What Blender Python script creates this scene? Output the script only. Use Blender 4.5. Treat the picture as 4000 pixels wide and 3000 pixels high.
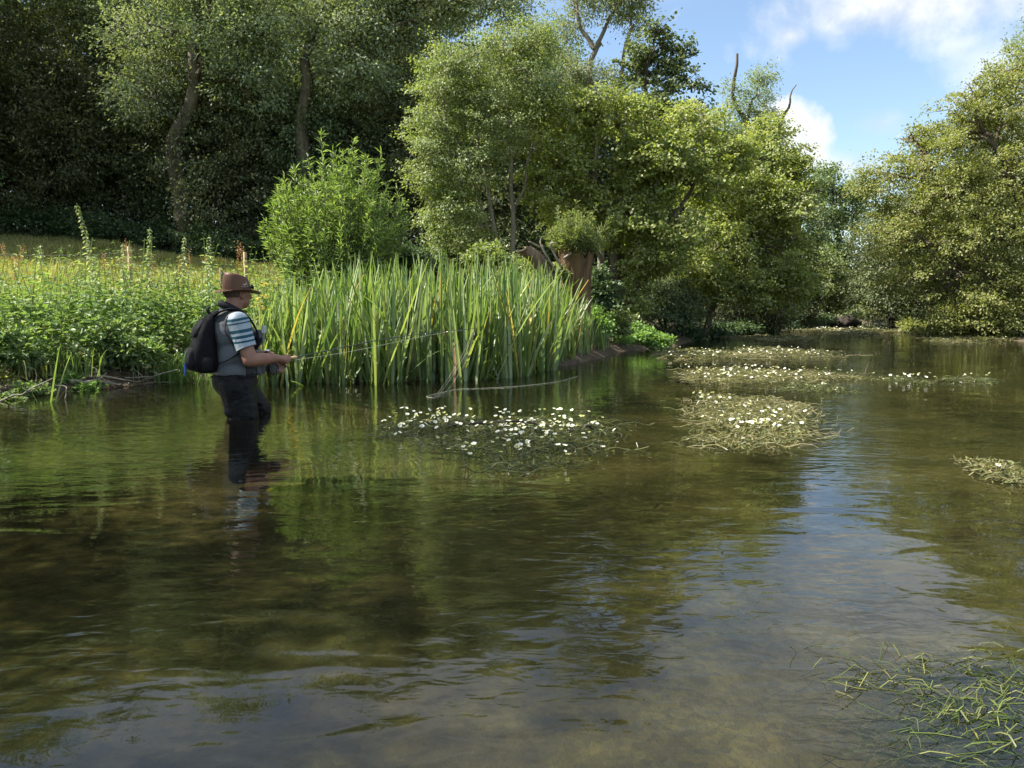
import bpy, bmesh, math, random
import numpy as np
from mathutils import Vector, Matrix

SC = bpy.context.scene
for _o in list(bpy.data.objects):
    bpy.data.objects.remove(_o)
COL = SC.collection
PI = math.pi

# ------------------------------------------------------------------ camera
CAM_H = 0.85
FPX = 3000.0
PITCH = math.atan(300.0 / FPX)
cam_d = bpy.data.cameras.new('camera')
cam = bpy.data.objects.new('camera', cam_d)
COL.objects.link(cam)
cam.location = (0, 0, CAM_H)
cam.rotation_euler = (PI / 2 - PITCH, 0, 0)
cam_d.sensor_width = 36.0
cam_d.lens = 36.0 * FPX / 4000.0
cam_d.clip_start = 0.05
cam_d.clip_end = 3000
SC.camera = cam

# ------------------------------------------------------------------ light
SUN_AZ = math.radians(-90)      # clockwise from +Y: from the left, a little behind the camera
SUN_EL = math.radians(50)
sun_d = bpy.data.lights.new('sun', 'SUN')
sun_d.energy = 5.0
sun_d.angle = math.radians(0.55)
sun_d.color = (1.0, 0.94, 0.84)
sun = bpy.data.objects.new('sun', sun_d)
COL.objects.link(sun)
to_sun = Vector((math.sin(SUN_AZ) * math.cos(SUN_EL), math.cos(SUN_AZ) * math.cos(SUN_EL), math.sin(SUN_EL)))
sun.rotation_euler = to_sun.to_track_quat('Z', 'Y').to_euler()
sun.location = (-30, 10, 40)

SC.view_settings.view_transform = 'Standard'
SC.view_settings.look = 'None'
SC.view_settings.gamma = 1.0
SC.view_settings.exposure = 1.5
SC.view_settings.use_curve_mapping = False
cy = SC.cycles
cy.use_denoising = True
cy.use_adaptive_sampling = True
cy.adaptive_threshold = 0.02
cy.max_bounces = 5
cy.diffuse_bounces = 2
cy.glossy_bounces = 2
cy.transmission_bounces = 4
cy.transparent_max_bounces = 8
cy.caustics_reflective = False
cy.caustics_refractive = False
cy.sample_clamp_indirect = 4.0


def ray(px, py):
    a = (px - 2000.0) / FPX
    b = -(py - 1500.0) / FPX
    c, s = math.cos(PITCH), math.sin(PITCH)
    d = Vector((a, c + b * s, -s + b * c))
    return d


def P(px, py, Y):
    """point on the ray of a photograph pixel at forward distance Y"""
    d = ray(px, py)
    t = Y / d.y
    return Vector((d.x * t, Y, CAM_H + d.z * t))


def W(px, py, z=0.0):
    """where the ray of a pixel meets the level z (the water)"""
    d = ray(px, py)
    t = (z - CAM_H) / d.z
    return Vector((d.x * t, d.y * t, z))


# ------------------------------------------------------------------ node helpers
def nmat(name):
    m = bpy.data.materials.new(name)
    m.use_nodes = True
    nt = m.node_tree
    nt.nodes.clear()
    return m, nt


def N(nt, t, **kw):
    n = nt.nodes.new(t)
    for k, v in kw.items():
        if k in ('inp',):
            for kk, vv in v.items():
                n.inputs[kk].default_value = vv
        else:
            setattr(n, k, v)
    return n


def L(nt, a, b):
    nt.links.new(a, b)


def ramp(nt, stops, interp='LINEAR'):
    r = N(nt, 'ShaderNodeValToRGB')
    r.color_ramp.interpolation = interp
    e = r.color_ramp.elements
    while len(e) < len(stops):
        e.new(0.5)
    for el, (p, c) in zip(e, stops):
        el.position = p
        el.color = (c[0], c[1], c[2], 1)
    return r


def math_n(nt, op, a, b=None, clamp=False):
    n = N(nt, 'ShaderNodeMath', operation=op, use_clamp=clamp)
    for i, v in enumerate((a, b)):
        if v is None:
            continue
        if isinstance(v, (int, float)):
            n.inputs[i].default_value = v
        else:
            L(nt, v, n.inputs[i])
    return n.outputs[0]


def mixc(nt, f, a, b):
    n = N(nt, 'ShaderNodeMix', data_type='RGBA')
    for i, v in ((0, f), (6, a), (7, b)):
        if isinstance(v, (int, float)):
            n.inputs[i].default_value = v
        elif isinstance(v, tuple):
            n.inputs[i].default_value = (v[0], v[1], v[2], 1)
        else:
            L(nt, v, n.inputs[i])
    return n.outputs[2]


# ------------------------------------------------------------------ world: sky with clouds
world = bpy.data.worlds.new('World')
SC.world = world
world.use_nodes = True
wt = world.node_tree
wt.nodes.clear()
sky = N(wt, 'ShaderNodeTexSky', sky_type='NISHITA', sun_disc=False)
sky.sun_elevation = SUN_EL
sky.sun_rotation = SUN_AZ
sky.air_density = 1.1
sky.dust_density = 0.6
sky.ozone_density = 1.6
tc = N(wt, 'ShaderNodeTexCoord')
nz = N(wt, 'ShaderNodeTexNoise', inp={'Scale': 9.0, 'Detail': 7.0, 'Roughness': 0.56, 'Distortion': 0.15})
L(wt, tc.outputs['Generated'], nz.inputs['Vector'])


def cloud_blob(px, py, rx, ry, soft, amp):
    d = ray(px, py).normalized()
    sub = N(wt, 'ShaderNodeVectorMath', operation='SUBTRACT')
    L(wt, tc.outputs['Generated'], sub.inputs[0])
    sub.inputs[1].default_value = d
    mul = N(wt, 'ShaderNodeVectorMath', operation='MULTIPLY')
    L(wt, sub.outputs[0], mul.inputs[0])
    mul.inputs[1].default_value = (FPX / rx, FPX / rx, FPX / ry)
    ln = N(wt, 'ShaderNodeVectorMath', operation='LENGTH')
    L(wt, mul.outputs[0], ln.inputs[0])
    n1 = math_n(wt, 'MULTIPLY', math_n(wt, 'SUBTRACT', nz.outputs['Fac'], 0.5), amp)
    v = math_n(wt, 'SUBTRACT', math_n(wt, 'ADD', 1.0, n1), ln.outputs['Value'])
    return math_n(wt, 'DIVIDE', v, soft, clamp=True)


blobs = [cloud_blob(3620, -40, 640, 190, 0.75, 2.4), cloud_blob(3110, 540, 150, 120, 0.40, 2.2),
         cloud_blob(3300, 650, 260, 70, 1.2, 2.2), cloud_blob(3440, 480, 110, 60, 1.8, 2.0),
         cloud_blob(3090, 140, 100, 60, 1.1, 2.4), cloud_blob(4400, 260, 500, 240, 1.0, 2.2)]
cl = blobs[0]
for b_ in blobs[1:]:
    cl = math_n(wt, 'MAXIMUM', cl, b_)
# broken fair-weather cloud over the whole dome, denser overhead
sep = N(wt, 'ShaderNodeSeparateXYZ')
L(wt, tc.outputs['Generated'], sep.inputs[0])
zz = math_n(wt, 'ADD', math_n(wt, 'MAXIMUM', sep.outputs['Z'], 0.0), 0.12)
cmb = N(wt, 'ShaderNodeCombineXYZ')
L(wt, math_n(wt, 'DIVIDE', sep.outputs['X'], zz), cmb.inputs[0])
L(wt, math_n(wt, 'DIVIDE', sep.outputs['Y'], zz), cmb.inputs[1])
nz2 = N(wt, 'ShaderNodeTexNoise', inp={'Scale': 1.35, 'Detail': 8.0, 'Roughness': 0.6, 'Distortion': 0.3})
L(wt, cmb.outputs[0], nz2.inputs['Vector'])
mr = N(wt, 'ShaderNodeMapRange', interpolation_type='SMOOTHSTEP')
mr.inputs[1].default_value = 0.34
mr.inputs[2].default_value = 0.58
L(wt, nz2.outputs['Fac'], mr.inputs[0])
el_mask = N(wt, 'ShaderNodeMapRange', interpolation_type='SMOOTHSTEP')
el_mask.inputs[1].default_value = 0.33
el_mask.inputs[2].default_value = 0.45
L(wt, sep.outputs['Z'], el_mask.inputs[0])
hi = math_n(wt, 'MULTIPLY', math_n(wt, 'MULTIPLY', mr.outputs[0], 0.8), el_mask.outputs[0])
cl = math_n(wt, 'MAXIMUM', cl, hi)
clc = ramp(wt, [(0.36, (3.3, 3.55, 3.95)), (0.58, (5.6, 5.6, 5.5))])
L(wt, nz.outputs['Fac'], clc.inputs[0])
skyc = N(wt, 'ShaderNodeMix', data_type='RGBA')
L(wt, math_n(wt, 'MULTIPLY', cl, 0.92), skyc.inputs[0])
L(wt, sky.outputs[0], skyc.inputs[6])
L(wt, clc.outputs[0], skyc.inputs[7])
bg = N(wt, 'ShaderNodeBackground')
bg.inputs[1].default_value = 0.08
L(wt, skyc.outputs[2], bg.inputs[0])
wo = N(wt, 'ShaderNodeOutputWorld')
L(wt, bg.outputs[0], wo.inputs[0])

# ------------------------------------------------------------------ mesh helpers


class G:
    def __init__(s):
        s.V, s.F, s.n = [], [], 0

    def add(s, V, F, m=0):
        V = np.asarray(V, dtype=np.float64).reshape(-1, 3)
        F = np.asarray(F, dtype=np.int64)
        s.V.append(V)
        s.F.append((F + s.n, m))
        s.n += len(V)

    def mesh(s, name, off=(0, 0, 0), smooth=False):
        me = bpy.data.meshes.new(name)
        V = np.concatenate(s.V) - np.array(off)
        me.vertices.add(len(V))
        me.vertices.foreach_set('co', V.astype(np.float32).ravel())
        loops = np.concatenate([f.ravel() for f, m in s.F])
        tot = np.concatenate([np.full(len(f), f.shape[1]) for f, m in s.F])
        mi = np.concatenate([np.full(len(f), m) for f, m in s.F])
        start = np.concatenate([[0], np.cumsum(tot)[:-1]])
        me.loops.add(len(loops))
        me.loops.foreach_set('vertex_index', loops.astype(np.int32))
        me.polygons.add(len(tot))
        me.polygons.foreach_set('loop_start', start.astype(np.int32))
        me.polygons.foreach_set('loop_total', tot.astype(np.int32))
        me.polygons.foreach_set('material_index', mi.astype(np.int32))
        me.polygons.foreach_set('use_smooth', np.full(len(tot), bool(smooth)))
        me.update(calc_edges=True)
        return me


def obj(name, g, mats, parent=None, smooth=False, local=False):
    """one mesh object; the shape is given in world space unless local"""
    if isinstance(g, G):
        off = (0, 0, 0)
        if parent is not None and not local:
            off = parent.matrix_world.translation if parent.parent is None else parent.matrix_world.translation
        me = g.mesh(name, off, smooth)
    else:
        me = g
    if mats is not None and not me.materials:
        for m in (mats if isinstance(mats, (list, tuple)) else [mats]):
            me.materials.append(m)
    o = bpy.data.objects.new(name, me)
    COL.objects.link(o)
    if parent is not None:
        o.parent = parent
    return o


def tag(o, label=None, cat=None, group=None, kind=None):
    if label:
        o['label'] = label
    if cat:
        o['category'] = cat
    if group:
        o['group'] = group
    if kind:
        o['kind'] = kind
    return o


def empty(name, loc, label=None, cat=None, group=None, rz=0.0):
    o = bpy.data.objects.new(name, None)
    COL.objects.link(o)
    o.location = loc
    o.rotation_euler = (0, 0, rz)
    o.matrix_world = Matrix.Translation(Vector(loc)) @ Matrix.Rotation(rz, 4, 'Z')
    o.empty_display_size = 0.2
    return tag(o, label, cat, group)


def unit(v):
    v = np.asarray(v, float)
    return v / np.maximum(np.linalg.norm(v, axis=-1, keepdims=True), 1e-9)


def tube(g, pts, rads, sides=6, m=0, cap=True, flat=None):
    pts = np.asarray(pts, float)
    n = len(pts)
    rads = np.broadcast_to(np.asarray(rads, float), (n,))
    T = np.gradient(pts, axis=0)
    T = unit(T)
    ref = np.array([0, 0, 1.0]) if abs(T[:, 2]).mean() < 0.8 else np.array([1.0, 0.2, 0])
    A = unit(np.cross(T, ref))
    B = np.cross(T, A)
    th = np.arange(sides) * 2 * PI / sides
    fl = 1.0 if flat is None else flat
    ring = A[:, None, :] * np.cos(th)[None, :, None] + B[:, None, :] * np.sin(th)[None, :, None] * fl
    V = pts[:, None, :] + ring * rads[:, None, None]
    idx = np.arange(n * sides).reshape(n, sides)
    a = idx[:-1, :]
    b = np.roll(idx, -1, axis=1)[:-1, :]
    c = np.roll(idx, -1, axis=1)[1:, :]
    d = idx[1:, :]
    F = np.stack([a, b, c, d], -1).reshape(-1, 4)
    V = V.reshape(-1, 3)
    g.add(V, F, m)
    if cap:
        g.add(V[-sides:], np.arange(sides)[None, :], m)
        g.add(V[:sides], np.arange(sides)[None, ::-1], m)


def curve_pts(pts, n):
    """smooth Catmull-Rom resampling"""
    p = np.asarray([tuple(q) for q in pts], float)
    if len(p) == 2:
        t = np.linspace(0, 1, n)[:, None]
        return p[0] * (1 - t) + p[1] * t
    q = np.vstack([2 * p[0] - p[1], p, 2 * p[-1] - p[-2]])
    out = []
    m = len(p) - 1
    for u in np.linspace(0, m - 1e-6, n):
        i = int(u)
        t = u - i
        a, b, c, d = q[i], q[i + 1], q[i + 2], q[i + 3]
        out.append(0.5 * ((2 * b) + (c - a) * t + (2 * a - 5 * b + 4 * c - d) * t * t + (3 * b - a - 3 * c + d) * t ** 3))
    return np.array(out)


def wob(pts, amp, rng):
    p = np.array(pts, float)
    k = np.linspace(0, 1, len(p))
    for ax in range(3):
        for f in (1, 2, 3.3):
            p[:, ax] += amp / f * np.sin(k * PI * f * 2 + rng.uniform(0, 6)) * np.sin(np.clip(k * 3, 0, PI / 2))
    return p


# leaf templates: along, across, up
T_DIAMOND = (np.array([(0, 0, 0), (.42, .5, .07), (1, 0, -.04), (.42, -.5, .07)]), np.array([(0, 2, 1), (0, 3, 2)]))
T_OVATE = (np.array([(0, 0, 0), (.28, .5, .07), (.68, .36, .03), (1, 0, -.1), (.68, -.36, .03), (.28, -.5, .07)]),
           np.array([(0, 3, 2, 1), (0, 5, 4, 3)]))
T_ROUND = (np.array([(0, 0, 0), (.2, .42, .05), (.62, .5, .04), (1, 0.08, -.08), (.66, -.48, .04), (.22, -.42, .05)]),
           np.array([(0, 3, 2, 1), (0, 5, 4, 3)]))
T_WILLOW = (np.array([(0, 0, 0), (.3, .5, .02), (.68, .42, -.05), (1, 0, -.2), (.68, -.42, -.05), (.3, -.5, .02)]),
            np.array([(0, 3, 2, 1), (0, 5, 4, 3)]))
T_NETTLE = (np.array([(0, 0, 0), (.16, .46, .05), (.4, .5, .06), (.72, .26, 0), (1, 0, -.14), (.72, -.26, 0), (.4, -.5, .06), (.16, -.46, .05)]),
            np.array([(0, 2, 1, 0), (0, 4, 3, 2), (0, 6, 5, 4), (0, 7, 6, 0)]))
T_NETTLE = (T_NETTLE[0], [np.array([(0, 4, 3, 2), (0, 6, 5, 4)]), np.array([(0, 2, 1), (0, 7, 6)])])


def leaves(g, pos, d, nrm, Ln, Wd, T, m=0):
    pos = np.asarray(pos, float)
    n = len(pos)
    d = unit(d)
    s = unit(np.cross(d, nrm))
    u = np.cross(s, d)
    tv, tf = T
    Ln = np.broadcast_to(np.asarray(Ln, float), (n,))[:, None, None]
    Wd = np.broadcast_to(np.asarray(Wd, float), (n,))[:, None, None]
    V = (pos[:, None, :] + d[:, None, :] * tv[None, :, 0:1] * Ln + s[:, None, :] * tv[None, :, 1:2] * Wd
         + u[:, None, :] * tv[None, :, 2:3] * Ln)
    k = len(tv)
    base = (np.arange(n) * k)[:, None, None]
    V = V.reshape(-1, 3)
    if isinstance(tf, list):
        n0 = g.n
        first = True
        for f in tf:
            F = (f[None] + base).reshape(-1, f.shape[1])
            if first:
                g.add(V, F, m)
                first = False
            else:
                g.F.append((F + n0, m))
    else:
        F = (tf[None] + base).reshape(-1, tf.shape[1])
        g.add(V, F, m)


# ------------------------------------------------------------------ materials
LEAF_GAIN = 1.6


def mat_leaf(name, cols, trans=0.38, rough=0.48, spec=0.35, tint=(1.0, 1.0, 1.0), objvar=0.0, src='island'):
    m, nt = nmat(name)
    geo = N(nt, 'ShaderNodeNewGeometry')
    k = len(cols)
    cols = [tuple(LEAF_GAIN * (.94 * v * k_ + .06 * (.3 * c[0] + .6 * c[1] + .1 * c[2])) for v, k_ in zip(c, (1.08, .98, 1.15))) for c in cols] if max(cols[-1]) < .5 else cols
    rp = ramp(nt, [(i / (k - 1), c) for i, c in enumerate(cols)])
    if src == 'object':
        oi = N(nt, 'ShaderNodeObjectInfo')
        L(nt, oi.outputs['Random'], rp.inputs[0])
    else:
        L(nt, geo.outputs['Random Per Island'], rp.inputs[0])
    col = rp.outputs[0]
    if objvar:
        oi = N(nt, 'ShaderNodeObjectInfo')
        hsv = N(nt, 'ShaderNodeHueSaturation')
        L(nt, math_n(nt, 'ADD', 0.5 - objvar * 0.06, math_n(nt, 'MULTIPLY', oi.outputs['Random'], objvar * 0.12)), hsv.inputs['Hue'])
        L(nt, math_n(nt, 'ADD', 1 - objvar * 0.4, math_n(nt, 'MULTIPLY', oi.outputs['Random'], objvar * 0.8)), hsv.inputs['Value'])
        L(nt, col, hsv.inputs['Color'])
        col = hsv.outputs[0]
    pb = N(nt, 'ShaderNodeBsdfPrincipled')
    pb.inputs['Roughness'].default_value = rough
    pb.inputs['Specular IOR Level'].default_value = spec
    L(nt, col, pb.inputs['Base Color'])
    tr = N(nt, 'ShaderNodeBsdfTranslucent')
    tcol = N(nt, 'ShaderNodeMix', data_type='RGBA', blend_type='MULTIPLY')
    tcol.inputs[0].default_value = 1.0
    L(nt, col, tcol.inputs[6])
    tcol.inputs[7].default_value = (1.38 * tint[0], 1.45 * tint[1], 0.55 * tint[2], 1)
    L(nt, tcol.outputs[2], tr.inputs[0])
    mx = N(nt, 'ShaderNodeMixShader')
    mx.inputs[0].default_value = trans
    L(nt, pb.outputs[0], mx.inputs[1])
    L(nt, tr.outputs[0], mx.inputs[2])
    o = N(nt, 'ShaderNodeOutputMaterial')
    L(nt, mx.outputs[0], o.inputs[0])
    return m


def mat_noise(name, c0, c1, scale=8.0, rough=0.7, bump=0.0, bscale=None, stretch=(1, 1, 1), spec=0.3, metal=0.0, detail=5.0, coat=0.0, sheen=0.0):
    m, nt = nmat(name)
    t = N(nt, 'ShaderNodeTexCoord')
    mp = N(nt, 'ShaderNodeMapping')
    mp.inputs['Scale'].default_value = stretch
    L(nt, t.outputs['Object'], mp.inputs[0])
    n1 = N(nt, 'ShaderNodeTexNoise', inp={'Scale': scale, 'Detail': detail, 'Roughness': 0.6})
    L(nt, mp.outputs[0], n1.inputs['Vector'])
    rp = ramp(nt, [(0.3, c0), (0.7, c1)])
    L(nt, n1.outputs['Fac'], rp.inputs[0])
    pb = N(nt, 'ShaderNodeBsdfPrincipled')
    pb.inputs['Roughness'].default_value = rough
    pb.inputs['Specular IOR Level'].default_value = spec
    pb.inputs['Metallic'].default_value = metal
    pb.inputs['Coat Weight'].default_value = coat
    pb.inputs['Sheen Weight'].default_value = sheen
    L(nt, rp.outputs[0], pb.inputs['Base Color'])
    if bump:
        n2 = N(nt, 'ShaderNodeTexNoise', inp={'Scale': bscale or scale * 2, 'Detail': 6.0, 'Roughness': 0.65})
        L(nt, mp.outputs[0], n2.inputs['Vector'])
        bp = N(nt, 'ShaderNodeBump')
        bp.inputs['Strength'].default_value = 1.0
        bp.inputs['Distance'].default_value = bump
        L(nt, n2.outputs['Fac'], bp.inputs['Height'])
        L(nt, bp.outputs[0], pb.inputs['Normal'])
    o = N(nt, 'ShaderNodeOutputMaterial')
    L(nt, pb.outputs[0], o.inputs[0])
    return m


M = {}
M['bark'] = mat_noise('bark', (.045, .035, .025), (.17, .14, .10), 5, .85, .02, 9, (1, 1, .25))
M['bark_pale'] = mat_noise('bark_pale', (.11, .095, .07), (.27, .24, .18), 5, .8, .012, 9, (1, 1, .3))
M['bark_dark'] = mat_noise('bark_dark', (.02, .017, .012), (.07, .06, .045), 5, .9, .02, 9, (1, 1, .3))
M['deadwood'] = mat_noise('deadwood', (.16, .13, .10), (.42, .37, .30), 9, .8, .004, 20, (1, 1, 1))
M['ash'] = mat_leaf('leaf_ash', [(.085, .120, .060), (.12, .165, .080), (.16, .21, .110), (.20, .245, .15)], .32, objvar=.5, rough=.62, spec=.2)
M['oak'] = mat_leaf('leaf_oak', [(.040, .068, .028), (.065, .100, .040), (.098, .14, .056), (.14, .18, .085)], .30, objvar=.5, rough=.62, spec=.2)
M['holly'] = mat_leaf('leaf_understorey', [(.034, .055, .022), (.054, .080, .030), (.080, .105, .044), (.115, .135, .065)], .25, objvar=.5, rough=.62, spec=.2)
M['thorn'] = mat_leaf('leaf_hawthorn', [(.065, .10, .032), (.10, .145, .046), (.14, .185, .065), (.18, .215, .095)], .38)
M['hazel'] = mat_leaf('leaf_hazel', [(.075, .115, .022), (.11, .16, .032), (.16, .21, .045), (.21, .24, .075), (.15, .17, .10)], .42)
M['sallow'] = mat_leaf('leaf_sallow', [(.075, .10, .024), (.115, .145, .034), (.155, .185, .048), (.195, .205, .085)], .40)
M['willow'] = mat_leaf('leaf_willow', [(.060, .11, .025), (.09, .15, .035), (.13, .20, .05), (.19, .25, .10)], .40, rough=.42, spec=.5)
M['nettle'] = mat_leaf('leaf_nettle', [(.060, .115, .032), (.09, .155, .045), (.125, .19, .062), (.17, .225, .10)], .38)
M['nettle_top'] = mat_leaf('leaf_nettle_top', [(.10, .15, .06), (.15, .20, .09), (.19, .23, .12)], .4)
M['iris'] = mat_leaf('blade_iris', [(.050, .100, .025), (.075, .135, .035), (.11, .17, .045), (.16, .20, .06)], .40, rough=.4, spec=.5, src='object')
M['iris_pale'] = mat_leaf('blade_iris_pale', [(.12, .19, .075), (.17, .24, .11), (.20, .26, .13)], .35, rough=.4, spec=.5, src='object')
M['iris_dry'] = mat_leaf('blade_iris_dry', [(.24, .21, .05), (.33, .27, .08), (.22, .15, .07)], .35, src='object')
M['cress'] = mat_leaf('leaf_cress', [(.075, .15, .03), (.11, .20, .045), (.15, .25, .07)], .4)
M['bramble'] = mat_leaf('leaf_bramble', [(.025, .05, .02), (.045, .08, .03), (.07, .11, .045)], .3)
M['grass'] = mat_leaf('grass_blade', [(.12, .15, .035), (.16, .19, .05), (.21, .22, .075), (.26, .24, .10)], .4)
M['grass_green'] = mat_leaf('grass_blade_green', [(.05, .11, .022), (.08, .15, .032), (.13, .19, .05)], .4)
M['sorrel'] = mat_leaf('seed_sorrel', [(.20, .10, .05), (.26, .15, .07), (.30, .21, .11)], .25)
M['weed'] = mat_leaf('weed_strand', [(.055, .068, .018), (.085, .10, .028), (.13, .135, .045), (.18, .165, .075)], .25, rough=.35, spec=.5)
M['weed_green'] = mat_leaf('weed_strand_green', [(.028, .042, .012), (.045, .062, .018), (.075, .092, .026), (.13, .14, .045)], .3, rough=.3, spec=.5)
M['petal'] = mat_leaf('petal_white', [(.74, .75, .72), (.82, .82, .79), (.86, .86, .84)], .3)
M['yellow'] = mat_leaf('petal_yellow', [(.70, .48, .02), (.80, .60, .03)], .3)
# ------------------------------------------------------------------ the land and the river
S = 0.8333
LEFT = np.array([(-40, -60), (-12, -30), (-8.6, 0), (-6.9, 6), (-5.75, 8.4), (-5.2, 9.4), (-4.5, 10.7), (-3.5, 10.6), (-1.4, 10.75), (0.1, 11.9), (1.1, 13.7), (1.9, 15.6),
                 (2.5, 17.6), (4.3, 20.0), (5.6, 23.5), (8, 27.5), (11, 33), (14.5, 39), (20, 47), (31, 58), (52, 75), (120, 110)]) * S
RIGHT = np.array([(40, -60), (14, -30), (10.5, 0), (11.6, 10), (14.9, 22), (15.7, 27), (18, 34), (24.5, 46), (37, 55), (57, 70), (125, 103)]) * S
POLY = np.vstack([LEFT, RIGHT[::-1]])


def seg_dist(x, y, line):
    best = np.full(x.shape, 1e9)
    for (ax, ay), (bx, by) in zip(line[:-1], line[1:]):
        dx, dy = bx - ax, by - ay
        t = np.clip(((x - ax) * dx + (y - ay) * dy) / (dx * dx + dy * dy), 0, 1)
        best = np.minimum(best, np.hypot(x - ax - t * dx, y - ay - t * dy))
    return best


def inside(x, y):
    c = np.zeros(x.shape, bool)
    n = len(POLY)
    for i in range(n):
        ax, ay = POLY[i]
        bx, by = POLY[(i + 1) % n]
        cond = ((ay > y) != (by > y)) & (x < (bx - ax) * (y - ay) / ((by - ay) + 1e-12) + ax)
        c ^= cond
    return c


def sst(a, b, v):
    t = np.clip((v - a) / (b - a), 0, 1)
    return t * t * (3 - 2 * t)


def wave(x, y, f, seed):
    r = np.random.RandomState(seed)
    o = np.zeros_like(x)
    for i in range(5):
        a = r.uniform(0, 2 * PI)
        k = f * r.uniform(.6, 1.6)
        o += np.sin((x * math.cos(a) + y * math.sin(a)) * k + r.uniform(0, 6))
    return o / 5


def ground_z(x, y):
    x = np.atleast_1d(np.asarray(x, float))
    y = np.atleast_1d(np.asarray(y, float))
    dl = seg_dist(x, y, LEFT)
    dr = seg_dist(x, y, RIGHT)
    ins = inside(x, y)
    d = np.minimum(dl, dr)
    d = d + 0.12 * wave(x, y, 3.0, 5) * np.where(ins, 0.4, 1)
    d = np.maximum(d, 0)
    bed = -0.05 - 0.40 * sst(0, 1.3, d) - 0.10 * sst(1.0, 3.0, d) + 0.03 * wave(x, y, 1.8, 1)
    left = (0.10 * sst(0, .22, d) + 0.24 * sst(.15, 1.2, d) + 0.14 * np.clip(d - 1.2, 0, 24) + 0.10 * np.clip(d - 25.2, 0, 40)
            + 0.02 * np.clip(d - 65, 0, 400) + 0.05 * wave(x, y, 1.2, 2) * sst(.3, 3, d) + 0.02 * wave(x, y, 7, 3) * sst(0.05, .5, d))
    right = 0.10 * sst(0, .25, d) + 0.3 * sst(.2, 2.0, d) + 0.02 * np.clip(d - 2, 0, 200) + 0.05 * wave(x, y, 1.2, 4) * sst(.3, 3, d)
    out = np.where(dl < dr, left, right)
    return np.where(ins, bed, out)


def gz(x, y):
    return float(ground_z(x, y)[0])


def axis(lo, hi, c, fine, n):
    t = np.linspace(-1, 1, n)
    k = 4.2
    s = np.sinh(t * k) / math.sinh(k)
    out = np.where(s < 0, c + s * (c - lo), c + s * (hi - c))
    return np.sort(np.unique(np.concatenate([out, fine])))


gx = axis(-420, 460, 0.0, np.arange(-8, 6, 0.11), 110)
gy = axis(-160, 480, 9.0, np.arange(6.0, 20, 0.12), 110)
XX, YY = np.meshgrid(gx, gy)
ZZ = ground_z(XX.ravel(), YY.ravel()).reshape(XX.shape)
nx_, ny_ = len(gx), len(gy)
idx = np.arange(nx_ * ny_).reshape(ny_, nx_)
g = G()
g.add(np.stack([XX.ravel(), YY.ravel(), ZZ.ravel()], 1),
      np.stack([idx[:-1, :-1], idx[:-1, 1:], idx[1:, 1:], idx[1:, :-1]], -1).reshape(-1, 4))

m, nt = nmat('ground_soil_grass_gravel')
pos = N(nt, 'ShaderNodeNewGeometry')
sp = N(nt, 'ShaderNodeSeparateXYZ')
L(nt, pos.outputs['Position'], sp.inputs[0])
n1 = N(nt, 'ShaderNodeTexNoise', inp={'Scale': 0.55, 'Detail': 5.0, 'Roughness': 0.6, 'Distortion': .6})
n2 = N(nt, 'ShaderNodeTexNoise', inp={'Scale': 11.0, 'Detail': 5.0, 'Roughness': 0.7})
n3 = N(nt, 'ShaderNodeTexNoise', inp={'Scale': 1.7, 'Detail': 5.0, 'Roughness': 0.55, 'Distortion': .2})
vo = N(nt, 'ShaderNodeTexVoronoi', inp={'Scale': 30.0})
for t_ in (n1, n2, n3, vo):
    L(nt, pos.outputs['Position'], t_.inputs['Vector'])
bedc = ramp(nt, [(.25, (.05, .043, .020)), (.45, (.11, .09, .042)), (.62, (.20, .165, .078)), (.78, (.09, .075, .032))])
L(nt, n3.outputs['Fac'], bedc.inputs[0])
weedc = ramp(nt, [(.42, (0, 0, 0)), (.62, (1, 1, 1))])
L(nt, n1.outputs['Fac'], weedc.inputs[0])
bc = mixc(nt, math_n(nt, 'MULTIPLY', weedc.outputs[0], .75), bedc.outputs[0], (.022, .022, .009))
peb = ramp(nt, [(0, (.55, .55, .55)), (.5, (1, 1, 1)), (1, (1.45, 1.4, 1.3))])
vsep = N(nt, 'ShaderNodeSeparateColor')
L(nt, vo.outputs['Color'], vsep.inputs[0])
L(nt, vsep.outputs[0], peb.inputs[0])
bc2 = N(nt, 'ShaderNodeMix', data_type='RGBA', blend_type='MULTIPLY')
bc2.inputs[0].default_value = .55
L(nt, bc, bc2.inputs[6])
L(nt, peb.outputs[0], bc2.inputs[7])
mud = ramp(nt, [(.3, (.035, .025, .016)), (.55, (.085, .064, .042)), (.75, (.15, .12, .08))])
L(nt, n2.outputs['Fac'], mud.inputs[0])
gra = ramp(nt, [(.3, (.10, .125, .030)), (.5, (.15, .175, .045)), (.7, (.21, .21, .07))])
L(nt, n3.outputs['Fac'], gra.inputs[0])
f1 = N(nt, 'ShaderNodeMapRange')
f1.inputs[1].default_value = -0.06
f1.inputs[2].default_value = 0.02
L(nt, sp.outputs['Z'], f1.inputs[0])
f2 = N(nt, 'ShaderNodeMapRange')
f2.inputs[1].default_value = 0.45
f2.inputs[2].default_value = 0.95
L(nt, math_n(nt, 'ADD', sp.outputs['Z'], math_n(nt, 'MULTIPLY', n2.outputs['Fac'], .2)), f2.inputs[0])
c1 = mixc(nt, f1.outputs[0], bc2.outputs[2], mud.outputs[0])
c2 = mixc(nt, f2.outputs[0], c1, gra.outputs[0])
pb = N(nt, 'ShaderNodeBsdfPrincipled', inp={'Roughness': .85, 'Specular IOR Level': .25})
L(nt, c2, pb.inputs['Base Color'])
bp = N(nt, 'ShaderNodeBump', inp={'Strength': .8, 'Distance': .03})
L(nt, n2.outputs['Fac'], bp.inputs['Height'])
L(nt, bp.outputs[0], pb.inputs['Normal'])
o_ = N(nt, 'ShaderNodeOutputMaterial')
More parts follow.
